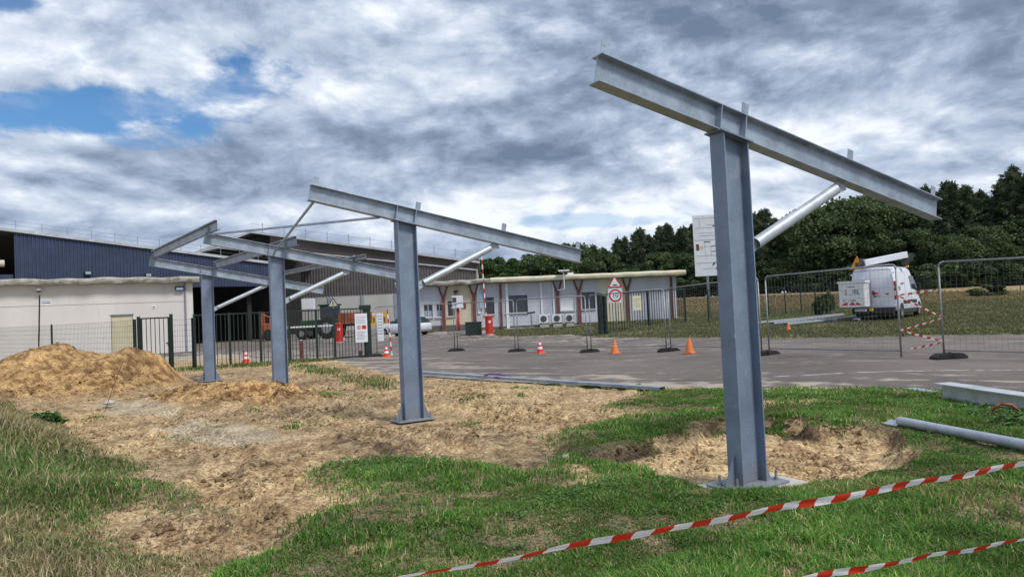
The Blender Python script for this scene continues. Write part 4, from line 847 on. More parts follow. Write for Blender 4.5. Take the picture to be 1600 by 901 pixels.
for x in (-.5, .5):
    m = MB(); m.lathe([(.3, -.12), (.42, -.1), (.42, .1), (.3, .12)], 18, Matrix.Translation((x, -.5, .42)) @ Matrix.Rotation(pi/2, 4, 'X')); m.build('wheel', 'tyre', t)
x, y = -11.5, 60.5; t = thing('yellow_banner', 'yellow and white lettered panel on a stand left of the silver car', 'banner', (x, y, Z(x, y))); box('panel', (-.95, 0, .55), (.75, .06, 1.65), 'yellow', t); box('stripe', (-.9, -.01, 1.4), (.0, -.001, 1.6), 'white_paint', t)
for i in range(7): box('letter_block', (-.85+i*.22, -.01, .8), (-.85+i*.22+.11, -.001, 1.25), 'white_paint' if i % 2 else 'print_ink', t)
box('leg', (-.9, 0, 0), (-.8, .05, .55), 'dark_plastic', t); box('leg', (.6, 0, 0), (.7, .05, .55), 'dark_plastic', t)
x, y = -14.25, 43.8; 
for (x, y, h, l) in [(-9.05, 30.2, .75, 'pink red marker post just behind the green gate, right of the third column'), ]:
    t = thing('marker_post', l, 'marker post', (x, y, Z(x, y))); box('post', (-.05, -.05, 0), (.05, .05, h), 'rust_red', t); box('cap', (-.06, -.06, h), (.06, .06, h+.03), 'white_paint', t)
# flag shaped sign on a pole at far left
x, y = -23.9, 35.7; t = thing('pole_sign', 'small flag shaped sign on a thin dark pole before the long white wall', 'sign', (x, y, Z(x, y)), .42)
m = MB(); m.tube((0, 0, 0), (.12, 0, 3.45), .035, 8); m.build('pole', 'green_steel', t); box('panel', (.16, -.01, 2.95), (.62, .02, 3.22), 'panel_white', t); box('print', (.19, -.016, 3.02), (.58, -.0105, 3.06), 'print_ink', t); box('print', (.19, -.016, 3.12), (.58, -.0105, 3.16), 'print_grey', t)
# stick in the sand and a pale stone
m = MB(); m.path([(-8.05, 13.9, H1(-8.05, 13.9)-.02), (-7.98, 14.1, H1(-8.05, 13.9)+.45), (-7.9, 14.35, H1(-8.05, 13.9)+.95)], .006, 4); tag(m.build('dry_stalk', 'bark'), 'thin dry stalk leaning in front of the sand heap', 'stalk')
m = MB(); m.lathe([(.01, -.02), (.03, -.01), (.042, .01), (.03, .03), (.01, .035)], 7); o = m.build('pale_stone', 'stone'); o.location = (.44, 6.95, H1(.44, 6.95)+.01); o.rotation_euler = (.3, .2, .4); tag(o, 'pale stone lying on the bare patch left of the pit', 'stone')
m = MB(); m.lathe([(.01, 0), (.10, .02), (.12, .06), (.06, .11), (.01, .12)], 7); o = m.build('pale_stone', 'concrete'); o.location = (-8.35, 14.6, H1(-8.35, 14.6)+.05); tag(o, 'white lump of rubble on the left shoulder of the sand heap', 'stone')
m = MB(); m.path([(5.42, 8.15, .12), (5.38, 8.12, .22), (5.44, 8.05, .30), (5.53, 8.0, .29), (5.60, 7.98, .22)], .016, 5); tag(m.build('torn_sheet', 'terracotta', smooth=True), 'crumpled rust red scrap in the weeds before the large lying beam', 'scrap')
weeds('verge_weeds', [(5.45, 8.7, .2, 70, .06), (5.4, 8.2, .25, 110, .07), (5.35, 7.6, .3, 160, .08)], 'brownish weeds before the large lying beam')
# ---------------------------------------------------------------- buildings
def wall_thing(name, lab, A, B, cat='building'):
    L = hypot(B[0]-A[0], B[1]-A[1]); t = thing(name, lab, cat, (A[0], A[1], 0), atan2(B[1]-A[1], B[0]-A[0])); return t, L
def lpoly(t, name, pts, y0, y1, mat, **kw):
    m = MB(); n = len(pts); m.add([(p, y0, q) for p, q in pts]+[(p, y1, q) for p, q in pts], [tuple(range(n)), tuple(range(2*n-1, n-1, -1))]+[(j, j+n, (j+1) % n+n, (j+1) % n) for j in range(n)]); return m.build(name, mat, t, **kw)
def roof_edge(t, x0, x1, z0, z1, yf, mat, th=.34, depth=9, wav=.012, name='roof_edge'):
    m = MB(); n = max(2, int((x1-x0)/.5)); prof = [(yf+.16, -th*.5), (yf+.04, -th*.42), (yf, -th*.1), (yf, th*.2), (yf+.06, th*.42), (yf+.2, th*.5), (yf+depth, th*.5), (yf+depth, -th*.5)]
    V = []; F = []
    for i in range(n+1):
        u = i/n; x = x0+(x1-x0)*u; zc = z0+(z1-z0)*u+wav*sin(i*1.7)+wav*.7*sin(i*.63)
        V += [(x, p+wav*sin(i*2.3+j), zc+q) for j, (p, q) in enumerate(prof)]
    k_ = len(prof)
    for i in range(n):
        for j in range(k_): F.append((i*k_+j, (i+1)*k_+j, (i+1)*k_+(j+1) % k_, i*k_+(j+1) % k_))
    F += [tuple(range(k_)), tuple(range(n*k_+k_-1, n*k_-1, -1))]; m.add(V, F); return m.build(name, mat, t)
def wall_grid(t, L, z0, z1, holes, mat, y0=0, y1=.25, seams=None, name='wall'):
    xs = sorted({0, L}|{h[0] for h in holes}|{h[1] for h in holes}|set(s for s, _ in (seams or []))); zs = sorted({z0, z1}|{h[2] for h in holes}|{h[3] for h in holes})
    groups = {}
    for a, b in zip(xs[:-1], xs[1:]):
        mm = mat
        for s, m_ in (seams or []):
            if (a+b)/2 > s: mm = m_
        for c, d in zip(zs[:-1], zs[1:]):
            if any(h[0]-1e-6 <= a and b <= h[1]+1e-6 and h[2]-1e-6 <= c and d <= h[3]+1e-6 for h in holes): continue
            groups.setdefault((mm, sum((a+b)/2 > s for s, _ in (seams or []))), MB()).box((a, y0, c), (b, y1, d))
    for (mm, _), m in groups.items(): m.build(name, mm, t)
# low office building
A, B = (-8.0, 51.5), (12.25, 53.0)
t, L = wall_thing('office_building', 'long low white office building with rust red posts and a rounded cream roof edge', A, B); zb, ze = .1, 3.66
wins = [(1.50, 2.18, 1.43, 2.41, 'b'), (2.40, 2.93, 1.41, 2.39, 'b'), (3.27, 3.76, 1.43, 2.52, 'd'), (5.93, 6.66, 1.43, 2.66, 'd'), (7.51, 9.12, 1.46, 2.72, 'o'), (11.55, 12.60, 1.46, 2.66, 'x'), (13.15, 14.14, 1.48, 2.72, 'd')]
wall_grid(t, L, zb, ze, [w[:4] for w in wins], 'white_wall', seams=[(3.06, 'cream_wall'), (5.22, 'white_wall'), (14.43, 'cream_wall'), (16.55, 'white_wall')])
for (a, b, c, d, kd) in wins:
    fr = 'window_frame_dark' if kd in 'do' else 'window_frame'
    m = MB(); w_ = .05
    for bx in [((a, .08, c), (a+w_, .16, d)), ((b-w_, .08, c), (b, .16, d)), ((a+w_, .08, c), (b-w_, .16, c+w_)), ((a+w_, .08, d-w_), (b-w_, .16, d))]: m.box(*bx)
    if kd != 'x': m.box(((a+b)/2-.025, .085, c+w_), ((a+b)/2+.025, .155, d-w_))
    f = m.build('window', fr, t)
    if kd == 'x': box('shutter', (a+w_, .10, c+w_), (b-w_, .13, d-w_), 'panel_white', f)
    elif kd == 'o':
        box('pane', (a+w_, .12, c+w_), ((a+b)/2-.025, .128, d-w_), 'glass', f); box('pane', ((a+b)/2+.025, .12, c+w_), (b-w_, .128, d-w_), 'glass', f)
        box('curtain', ((a+b)/2+.25, .16, c+w_), (b-.2, .18, d-.12), 'glass_pale', f); m = MB(); m.box(((a+b)/2+.22, -.3, c-.02), ((a+b)/2+.27, -.02, d)); 
    else:
        for q in (0, 1):
            x0_, x1_ = (a+w_, (a+b)/2-.025) if q == 0 else ((a+b)/2+.025, b-w_)
            box('pane', (x0_, .12, c+w_), (x1_, .128, d-w_), 'glass', f)
            if kd == 'b': box('poster', (x0_+.02, .105, c+.07), (x1_-.03, .115, c+.48), 'glass_pale', f); box('blind', (x0_, .15, d-.35), (x1_, .16, d-w_), 'cream_wall', f)
    box('sill', (a-.06, -.10, c-.07), (b+.06, .06, c-.002), 'window_frame', f)
    box('back_room', (a-.02, .42, c-.1), (b+.02, .44, d+.1), 'dark_interior', f)
for s_ in [2.97, 5.20, 7.16, 11.36, 12.93, 16.57, 19.91]:
    w_ = .115 if s_ not in (7.16, 19.91) else .07; m = MB(); m.box((s_-w_, -.14, .1), (s_+w_, -.002, 2.9 if w_ > .1 else 3.6))
    if w_ > .1:
        for q in (-1, 1): m.add([(s_+q*.02, y_, 2.9) for y_ in (-.14, -.002)]+[(s_+q*.15, y_, 2.9) for y_ in (-.14, -.002)]+[(s_+q*.27, y_, 3.62) for y_ in (-.14, -.002)]+[(s_+q*.37, y_, 3.62) for y_ in (-.14, -.002)], [(0,1,3,2),(4,6,7,5),(0,2,6,4),(1,5,7,3),(0,4,5,1),(2,3,7,6)])
    m.build('post', 'rust_red', t)
roof_edge(t, -.4, 6.42, 3.83, 3.84, -.75, 'concrete_rough', .33, 9, .03); roof_edge(t, 6.42, L+.55, 3.88, 3.86, -.80, 'roof_cream', .36, 9, .010)
for s_, w_ in ((10.15, .06), (11.05, .05), (5.55, .11), (7.62, .10)):
    m = MB(); m.box((s_-w_, -.07, .9 if s_ > 8 else (1.5 if s_ < 6 else .2)), (s_+w_, -.002, 3.62)); m.build('pipe_cover', 'white_paint', t)
for a, b in ((.9, 2.8), (3.1, 5.1)): box('damp_stain', (a, -.006, .1), (b, -.0005, .78), 'stain', t)
box('wall_base', (5.4, -.006, .1), (L, -.0006, .50), 'stain', t)
box('wall_plaque', (4.3, -.05, 1.95), (4.6, -.001, 2.3), 'rust_red', t); box('wall_panel', (3.85, -.02, 1.75), (4.25, -.001, 2.25), 'beige_door', t); m = MB(); m.cbox((3.9, -.15, 3.2), (.3, .2, .16)); m.tube((3.9, -.12, 3.2), (3.82, -.1, 2.95), .03, 6); m.build('wall_lamp', 'dark_plastic', t); box('meter_box', (5.6, -.2, 1.9), (5.85, -.075, 3.3), 'glass_pale', t)
box('side_wall', (L-.25, .26, .1), (L, 8, ze), 'white_wall', t); box('side_wall', (0, .26, .1), (.25, 8, ze), 'white_wall', t); box('back_wall', (.26, 8.01, .1), (L-.26, 8.25, ze), 'white_wall', t)
box('skirting_step', (7.3, -.5, .1), (19.8, -.01, .36), 'concrete_rough', t)
# roof mast with a flat lamp
def wpt(A, B, s, off=0):
    L = hypot(B[0]-A[0], B[1]-A[1]); ux_, uy_ = (B[0]-A[0])/L, (B[1]-A[1])/L; return (A[0]+ux_*s+uy_*off, A[1]+uy_*s-ux_*off)
m = MB(); m.path([(11.35, -.02, 2.95), (11.35, -.6, 2.95), (11.75, -.95, 3.0), (11.75, -.95, 4.15), (11.6, -.95, 4.25)], .035, 6); lm = m.build('flood_mast', 'panel_white', t); m = MB(); m.prism([(-.42, -.15), (.42, -.15), (.3, .2), (-.3, .2)], -.04, .05, Matrix.Translation((11.75, -.95, 4.33))); m.build('lamp_head', 'white_paint', lm, bevel=.02)
box('roof_vent', (12.3, .5, 4.05), (12.7, .9, 4.25), 'panel_white', t)
# air conditioners
for i, (a, b, l) in enumerate([(9.80, 10.62, 'left and largest air conditioning unit at the foot of the office wall'), (10.76, 11.60, 'middle air conditioning unit at the foot of the office wall'), (11.74, 12.42, 'right air conditioning unit at the foot of the office wall')]):
    x, y = wpt(A, B, (a+b)/2, .62); w = b-a; h = .68-.03*i; z = .56
    u = thing('air_conditioner', l, 'air conditioner', (x, y, z), atan2(1.5, 20.25), 'air conditioners by the office'); box('casing', (-w/2, -.16, .05), (w/2, .16, h), 'panel_white', u, bevel=.015)
    m = MB(); m.lathe([(.23, 0), (.23, .012)], 24, Matrix.Translation((-w*.08, -.161, h*.52)) @ Matrix.Rotation(pi/2, 4, 'X')); g = m.build('fan_grille', 'dark_plastic', u)
    m = MB()
    for r in (.08, .14, .20): 
        for j in range(16): a0, a1 = 2*pi*j/16, 2*pi*(j+1)/16; m.tube((-w*.08+r*cos(a0), -.18, h*.52+r*sin(a0)), (-w*.08+r*cos(a1), -.18, h*.52+r*sin(a1)), .007, 4)
    m.build('grille_rings', 'print_grey', g, kind='stuff'); box('side_grille', (w*.36, -.163, .12), (w*.46, -.1605, h-.08), 'print_grey', u)
    box('foot', (-w*.35, -.17, 0), (-w*.25, .17, .05), 'dark_plastic', u); box('foot', (w*.25, -.17, 0), (w*.35, .17, .05), 'dark_plastic', u)
    box('mount', (-w/2, .0, -.04), (w/2, .3, 0), 'rail_steel', u); box('support_block', (-w*.4, -.15, -.36), (w*.4, .15, -.041), 'concrete_rough', u)
x, y = wpt(A, B, 9.25, .9); t = thing('standpipe', 'dark standpipe with a valve left of the air conditioners', 'standpipe', (x, y, .28)); m = MB(); m.tube((0, 0, 0), (0, 0, 1.1), .05, 8); m.build('pipe', 'rail_steel', t); m = MB(); m.tube((-.3, 0, 1.1), (.3, 0, 1.15), .06, 8); m.build('valve', 'dark_plastic', t)
# long white wall building at left
A, B = (-26.82, 37.2), (-18.70, 41.57); ux_, uy_ = (B[0]-A[0])/9.25, (B[1]-A[1])/9.25; A2 = (A[0]-ux_*16, A[1]-uy_*16)
t, L = wall_thing('annex_building', 'long plain white walled annex with a weathered concrete roof edge at the left', A2, B); o_ = L-9.22
wall_grid(t, L, -.1, 3.03, [(o_+5.02, o_+6.10, .1, 2.38)], 'long_wall'); wall_grid(t, L, 3.05, 4.16, [], 'long_wall'); box('wall_joint', (0, .02, 3.03), (L, .25, 3.05), 'stain', t)
box('door', (o_+5.04, .05, .1), (o_+6.08, .1, 2.36), 'beige_door', t, label='closed beige door'); box('door_frame', (o_+4.98, -.03, 2.38), (o_+6.14, .1, 2.44), 'print_grey', t)
roof_edge(t, -.2, L+.35, 4.32, 4.30, -.55, 'concrete_rough', .34, 7, .028)
box('end_wall', (L-.25, .26, -.1), (L, 6.5, 4.1), 'long_wall', t)
m = MB(); m.tube((o_+8.82, -.06, .1), (o_+8.82, -.06, 4.1), .05, 8); m.build('downpipe', 'print_grey', t); box('corner_pilaster', (L-.35, -.06, -.1), (L+.001, -.003, 4.12), 'long_wall', t)
m = MB(); m.tube((0, 0, 0), (0, -.18, 0), .03, 6, M4=Matrix.Translation((o_+1.71, 0, 4.0))); cmr = m.build('security_camera', 'white_paint', t); m = MB(); m.lathe([(.03, .16), (.11, .1), (.12, 0)], 14, Matrix.Translation((o_+1.71, -.2, 3.86))); m.build('camera_housing', 'white_paint', cmr); m = MB(); m.lathe([(.115, 0), (.08, -.09), (.02, -.12)], 14, Matrix.Translation((o_+1.71, -.2, 3.86))); m.build('camera_dome', 'glass', cmr)
fl = box('floodlight', (o_+8.3, -.22, 3.68), (o_+8.75, -.02, 3.92), 'dark_plastic', t, bevel=.02); box('floodlight_lens', (o_+8.34, -.228, 3.71), (o_+8.71, -.2205, 3.85), 'glass_pale', fl)
box('wall_plaque', (o_+7.08, -.02, 2.68), (o_+7.28, -.001, 2.86), 'panel_white', t); box('plaque_print', (o_+7.12, -.025, 2.73), (o_+7.22, -.0205, 2.8), 'print_ink', t)
# corrugated cladding helper: trapezoid sheet between two height functions
def corrugated(t, name, x0, x1, zlo, zhi, pitch, dep, mat, y=0, n_max=4000):
    n = int((x1-x0)/pitch); V = []; F = []
    for i in range(n):
        for (u, d) in ((0, 0), (.35, 0), (.5, dep), (.85, dep)):
            x = x0+(i+u)*pitch; V += [(x, y-d, zlo(x)), (x, y-d, zhi(x))]
    V += [(x0+n*pitch, y, zlo(x0+n*pitch)), (x0+n*pitch, y, zhi(x0+n*pitch))]
    for i in range(len(V)//2-1): F.append((2*i, 2*i+2, 2*i+3, 2*i+1))
    m = MB(); m.add(V, F); return m.build(name, mat, t)
# blue hangar
A, B = (-30.56, 42.5), (-17.59, 53.0); L0 = hypot(B[0]-A[0], B[1]-A[1]); ux_, uy_ = (B[0]-A[0])/L0, (B[1]-A[1])/L0; sh = 14.0; A2 = (A[0]-ux_*sh, A[1]-uy_*sh)
t, L = wall_thing('blue_hangar', 'big blue corrugated hangar with a sloping roof edge and an open dark bay', A2, B)
top = lambda x: 7.93-.1195*(x-sh)
corrugated(t, 'cladding', sh+.68, L+.3, lambda x: 4.28, lambda x: top(x)-.08, .20, .045, 'blue_cladding'); corrugated(t, 'cladding', 0, sh+.68, lambda x: 4.28, lambda x: 5.2, .20, .045, 'blue_cladding')
corrugated(t, 'inner_backing', sh+.68, L+.3, lambda x: 4.28, lambda x: top(x)-.08, .8, .0, 'dark_interior', .06)
lpoly(t, 'roof_edge_strip', [(-.5, top(-.5)-.08), (L+.4, top(L+.4)-.08), (L+.4, top(L+.4)+.10), (-.5, top(-.5)+.10)], -.18, .1, 'roof_edge')
lpoly(t, 'roof', [(-.5, top(-.5)-.06), (L+.4, top(L+.4)-.06), (L+.4, top(L+.4)+.04), (-.5, top(-.5)+.04)], .12, 32, 'grey_cladding')
box('back_wall', (0, 30, 0), (L, 30.3, 9.3), 'dark_interior', t); box('side_wall', (L+.0, .3, 0), (L+.3, 30, 5.9), 'dark_interior', t)
for x in (6.8, 14.7, 21.6, 26.2, 29.0):
    for y in (1.0, 12.0, 22.0): box('frame_post', (x-.15, y, 0), (x+.15, y+.3, 4.4 if y > 2 else 5.0), 'dark_interior', t)
for x, z_, w in ((24.5, 3.0, 1.2), (27.0, 3.4, .7), (28.6, 2.8, .5)): box('lit_spot_slab', (x, 20, z_), (x+w, 21, z_+.25), 'concrete_rough', t)  # pale slabs added to stand in for lit spots inside the dark bay
for x, z_ in ((sh+4.5, 5.10), (sh+8.0, 4.95)): w_ = box('bulkhead_lamp', (x-.2, -.25, z_), (x+.2, -.05, z_+.3), 'dark_plastic', t, bevel=.03); box('lamp_lens', (x-.15, -.262, z_+.1), (x+.15, -.251, z_+.24), 'glass_pale', w_)
m = MB(); m.tube((sh+.2, .5, 5.9), (sh-3, .5, 5.9), .22, 12); m.build('duct', 'cream_wall', t)
rod = MB(); rod.tube((0, 0, 0), (0, 0, .62), .022, 4); rme = rod.mesh('roof_rod', 'rail_steel')
for i in range(-2, 13):
    x = sh+.78+i*1.33
    if 0 < x < L: part('roof_rod', rme, t, Matrix.Translation((x, -.05, top(x)+.05)))
m = MB()
for q in (.3, .55): m.tube((0, -.05, top(0)+.05+q), (L, -.05, top(L)+.05+q), .008, 3)
m.build('roof_lifeline', 'rail_steel', t)
# grey hangar
A, B = (-28.31, 75.0), (-3.62, 76.0); sh = 7.0; L0 = 24.7; A2 = (A[0]-sh, A[1]-sh*.0405)
t, L = wall_thing('grey_hangar', 'large grey corrugated gabled hangar behind the frames, white wall below', A2, B)
R0 = sh+1.0
def gtop(x): return 11.22-.178*(x-R0) if x > R0 else 11.22-.335*(R0-x)
def gled(x): return 9.75-.146*(x-sh) if x > sh-1.0 else gtop(x)-.15
corrugated(t, 'cladding', sh+3, L, lambda x: 4.05, lambda x: min(gled(x), gtop(x)-.1), .30, .06, 'grey_cladding'); corrugated(t, 'cladding', 0, sh+3, lambda x: 4.05, lambda x: min(9.2, gtop(x)-.9), .30, .06, 'grey_cladding')
lpoly(t, 'gable_cladding', [(sh+2.9, gled(sh+2.9)), (L, gled(L)), (L, gtop(L)-.1), (sh+2.9, gtop(sh+2.9)-.1)], .02, .1, 'brown_cladding')
lpoly(t, 'gable_opening', [(0, 5.2), (sh+2.9, 5.2), (sh+2.9, gtop(sh+2.9)-.1), (R0, 11.1), (0, gtop(0)-.1)], 1.2, 1.3, 'dark_interior')
for a, b in ((R0, L+.3), (-.2, R0)): lpoly(t, 'roof_edge_strip', [(a, gtop(a)-.12), (b, gtop(b)-.12), (b, gtop(b)+.12), (a, gtop(a)+.12)], -.35, .05, 'roof_edge'); lpoly(t, 'roof', [(a, gtop(a)-.1), (b, gtop(b)-.1), (b, gtop(b)+.04), (a, gtop(a)+.04)], .06, 30, 'grey_cladding')
lpoly(t, 'gutter', [(sh+5.0, gled(sh+5.0)-.07), (L, gled(L)-.07), (L, gled(L)+.07), (sh+5.0, gled(sh+5.0)+.07)], -.2, -.07, 'roof_edge')
wall_grid(t, L, 0, 4.04, [], 'hangar_wall', .0, .3)
for x in (8.9, 12.4, 15.9, 19.4, 22.9, 26.4, 5.4): box('wall_pilaster', (sh+x-.16, -.09, .2), (sh+x+.16, -.002, 4.0), 'print_grey', t)
box('end_wall', (L-.3, .31, 0), (L, 28, 6.7), 'hangar_wall', t); box('back_wall', (0, 28.1, 0), (L, 28.3, 6.5), 'hangar_wall', t)
for i in range(11):
    x = R0+1.2+i*2.25
    if x < L: part('roof_rod', rme, t, Matrix.Translation((x, -.1, gtop(x)+.08)) @ Matrix.Scale(1.7, 4))
m = MB(); m.tube((R0, -.1, gtop(R0)+.9), (L, -.1, gtop(L)+.9), .014, 3); m.build('roof_lifeline', 'rail_steel', t)
# second shed roof between both hangars (curved light edge with a dark gap below)
t, L = wall_thing('middle_shed', 'middle shed whose pale roof edge and dark gable show between the two hangars', (-31.5, 66.0), (-20.0, 67.0)); Pk = 4.4
mt = lambda x: 8.7-.15*(x-Pk) if x > Pk else 8.7-.2*(Pk-x)**1.3*.8
m = MB(); V = []; n = 24
for i in range(n+1): x = L*i/n; V += [(x, -.3, mt(x)), (x, -.3, mt(x)+.22), (x, 8, mt(x)+.22), (x, 8, mt(x))]
F = [(4*i+j, 4*i+4+j, 4*i+4+(j+1) % 4, 4*i+(j+1) % 4) for i in range(n) for j in range(4)]; m.add(V, F); m.build('roof_edge_strip', 'roof_edge', t)
lpoly(t, 'gable_opening', [(0, 0), (L, 0), (L, mt(L)), (Pk+2, mt(Pk+2)), (Pk, mt(Pk)), (2, mt(2)), (0, mt(0))], .5, .7, 'dark_interior'); box('post', (5.9, .1, 0), (6.2, .4, 8.0), 'concrete_rough', t)
# ---------------------------------------------------------------- vehicles
def loft(m, st, prof, M4=None):
    """st: list of (y, zb, zt, wb, wt); prof(k) gives (side in -1..1 of width, height 0..1)"""
    V = []; n = len(prof)
    for (y, zb, zt, wb, wt) in st:
        for (sx, h) in prof:
            w = wb+(wt-wb)*max(0, (h-.45)/.55) if h > .45 else wb
            V.append((sx*w, y, zb+(zt-zb)*h))
    F = []
    for i in range(len(st)-1):
        for j in range(n): F.append((i*n+j, i*n+(j+1) % n, (i+1)*n+(j+1) % n, (i+1)*n+j))
    F += [tuple(range(n-1, -1, -1)), tuple(range((len(st)-1)*n, len(st)*n))]; m.add(V, F, M4)
BP = [(-.93, 0), (-1, .05), (-1, .3), (-1, .45), (-.99, .7), (-.97, .88), (-.93, .96), (-.82, 1), (-.4, 1.008), (0, 1.012), (.4, 1.008), (.82, 1), (.93, .96), (.97, .88), (.99, .7), (1, .45), (1, .3), (1, .05), (.93, 0)]
def wheel(t, x, y, r, w, axis=-1):
    s = 1 if x > 0 else -1; m = MB(); m.lathe([(r*.62, -w/2), (r*.95, -w/2), (r, -w/2+.03), (r, w/2-.03), (r*.95, w/2), (r*.62, w/2)], 28, Matrix.Translation((x, y, r)) @ Matrix.Rotation(pi/2, 4, 'Y'))
    wh = m.build('wheel', 'tyre', t); m = MB(); m.lathe([(r*.60, -.02), (r*.6, .0), (r*.2, .03)], 20, Matrix.Translation((x+s*w/2*.9, y, r)) @ Matrix.Rotation(s*pi/2, 4, 'Y')); m.build('rim', 'rim', wh)
    for q in range(5): a = 2*pi*q/5; m = MB(); m.cbox((0, r*.36, 0), (r*.16, r*.42, .03), Matrix.Translation((x+s*(w/2+.005), y, r)) @ Matrix.Rotation(s*pi/2, 4, 'Y') @ Matrix.Rotation(a, 4, 'Z')); m.build('spoke', 'rim', wh)
VX, VY = 18.05, 35.6; vz = Z(VX, VY)-.03
t = thing('van', 'white high roofed works van with a folded lift arm, parked on the meadow', 'van', (VX, VY, vz), -radians(41)); t.scale = (1.05, 1.05, 1.06)
m = MB(); loft(m, [(.0, .62, 2.44, .98, .86), (.03, .58, 2.50, 1.0, .875), (.5, .45, 2.55, 1.0, .88), (1.8, .45, 2.57, 1.0, .88), (3.35, .45, 2.56, 1.0, .87), (3.7, .45, 2.50, 1.0, .86), (3.95, .45, 2.36, 1.0, .84), (4.35, .45, 1.85, 1.0, .86), (4.66, .45, 1.42, .99, .90), (5.15, .45, 1.22, .97, .88), (5.42, .45, 1.05, .93, .84), (5.52, .5, .82, .86, .80)], BP)
b = m.build('body', 'van_white', t, smooth=True); b.modifiers.new('e', 'EDGE_SPLIT').split_angle = radians(40)
lpl = lambda name, x, pts, mat, par, th=.004: (lambda m: (m.add([(x, p, q) for p, q in pts]+[(x+(th if x > 0 else -th), p, q) for p, q in pts], [tuple(range(len(pts))), tuple(range(2*len(pts)-1, len(pts)-1, -1))]+[(j, j+len(pts), (j+1) % len(pts)+len(pts), (j+1) % len(pts)) for j in range(len(pts))]), m.build(name, mat, par))[1])(MB())
for s in (-1, 1):
    # cab side glass follows the tumblehome
    m = MB(); pts = [(3.05, 1.48), (4.35, 1.42), (4.28, 1.62), (3.92, 2.12), (3.05, 2.12)]
    xo = lambda z: s*(1.0-.135*max(0, (z-.45)/2.1-.45)/.55+.006)
    m.add([(xo(z), y, z) for y, z in pts]+[(xo(z)-s*.02, y, z) for y, z in pts], [tuple(range(5)), tuple(range(9, 4, -1))]+[(j, j+5, (j+1) % 5+5, (j+1) % 5) for j in range(5)]); m.build('side_window', 'glass', t)
    box('mirror', (s*1.05-.04, 4.15, 1.35), (s*1.05+.13*(s > 0)+.04*(s < 0)-.09*(s < 0), 4.27, 1.75), 'dark_plastic', t, bevel=.02)
    box('rub_strip', (s*1.003-.012, 1.3, .78), (s*1.003+.012, 4.1, .95), 'dark_plastic', t); box('sill_skirt', (s*.96-.03, 1.35, .34), (s*.96+.03, 4.1, .56), 'dark_plastic', t)
    for y in (.95, 4.62):
        m = MB(); n = 14; rr = .46; pts = [(y+rr*cos(pi*j/n), .38+rr*sin(pi*j/n)) for j in range(n+1)]
        m.add([(s*1.004, p, q) for p, q in pts]+[(s*.92, p, q) for p, q in pts], [tuple(range(n+1)), tuple(range(2*n+1, n, -1))]+[(j, j+n+1, j+n+2, j+1) for j in range(n)]); m.build('wheel_arch', 'dark_plastic', t)
    wheel(t, s*.88, .95, .35, .23); wheel(t, s*.88, 4.62, .35, .23)
    tl = box('tail_light', (s*.955-.045, -.012, 1.0), (s*.955+.045, .08, 1.85), 'lamp_red', t, bevel=.01); box('reverse_lens', (s*.955-.03, -.016, 1.2), (s*.955+.03, -.0125, 1.4), 'panel_white', tl)
    lpl('door_seam', s*1.002, [(3.0, .6), (3.015, .6), (3.015, 2.3), (3.0, 2.3)], 'print_ink', t); lpl('door_seam', s*1.002, [(1.75, .6), (1.765, .6), (1.765, 2.3), (1.75, 2.3)], 'print_ink', t)
m = MB(); m.add([(-.78, 3.99, 2.32), (.78, 3.99, 2.32), (.86, 4.68, 1.46), (-.86, 4.68, 1.46)], [(0, 1, 2, 3)]); m.build('windscreen', 'glass', t)
box('door_seam', (-.09, -.006, .68), (-.075, -.0005, 2.42), 'print_ink', t); box('door_seam', (-.85, -.006, 2.40), (.85, -.0005, 2.412), 'print_ink', t)
for q in (-.94, .9): 
    for z_ in (.85, 1.55, 2.2): box('hinge', (q, -.018, z_), (q+.05, -.001, z_+.1), 'van_white', t)
box('handle', (-.02, -.04, 1.25), (.04, -.001, 1.45), 'dark_plastic', t)
box('rear_bumper', (-.95, -.16, .48), (.95, .05, .66), 'dark_plastic', t, bevel=.02); box('step', (-.9, -.3, .38), (.9, -.1, .48), 'dark_plastic', t, bevel=.01); box('number_plate', (-.78, -.31, .50), (-.28, -.17, .61), 'panel_white', t); box('tow_lamp', (-.12, -.33, .5), (.02, -.2, .64), 'yellow', t); box('underbody', (-.8, .1, .28), (.8, 5.0, .46), 'dark_interior', t); box('front_bumper', (-.92, 5.3, .42), (.92, 5.6, .72), 'dark_plastic', t, bevel=.06)
# red arrow flashes on the rear door and side
def flash(m_, pts, y=-.009): 
    m = MB(); n = len(pts); m.add([(p, y, q) for p, q in pts]+[(p, -.0005, q) for p, q in pts], [tuple(range(n)), tuple(range(2*n-1, n-1, -1))]+[(j, j+n, (j+1) % n+n, (j+1) % n) for j in range(n)]); m.build('livery_flash', m_, t)
flash('red_paint', [(.02, 1.42), (.30, 1.30), (.02, 1.24)]); flash('print_ink', [(.02, 1.22), (.34, 1.19), (.02, 1.14)]); flash('red_paint', [(.52, 1.32), (.75, 1.30), (.6, 1.22)])
for s in (1,):
    for i in range(8): lpl('red_chevron', 1.003, [(.12, .98+i*.13), (.32, .98+i*.13), (.32, 1.05+i*.13), (.12, 1.05+i*.13)], 'red_paint' if i % 2 == 0 else 'panel_white', t)
    lpl('livery_flash', 1.003, [(1.0, 1.72), (1.7, 1.74), (1.7, 1.78), (1.0, 1.78)], 'red_paint', t); lpl('livery_flash', 1.003, [(.55, 1.42), (.85, 1.42), (.85, 1.62), (.55, 1.62)], 'print_grey', t); lpl('fuel_flap', 1.003, [(2.3, 1.1), (2.5, 1.1), (2.5, 1.3), (2.3, 1.3)], 'print_grey', t)
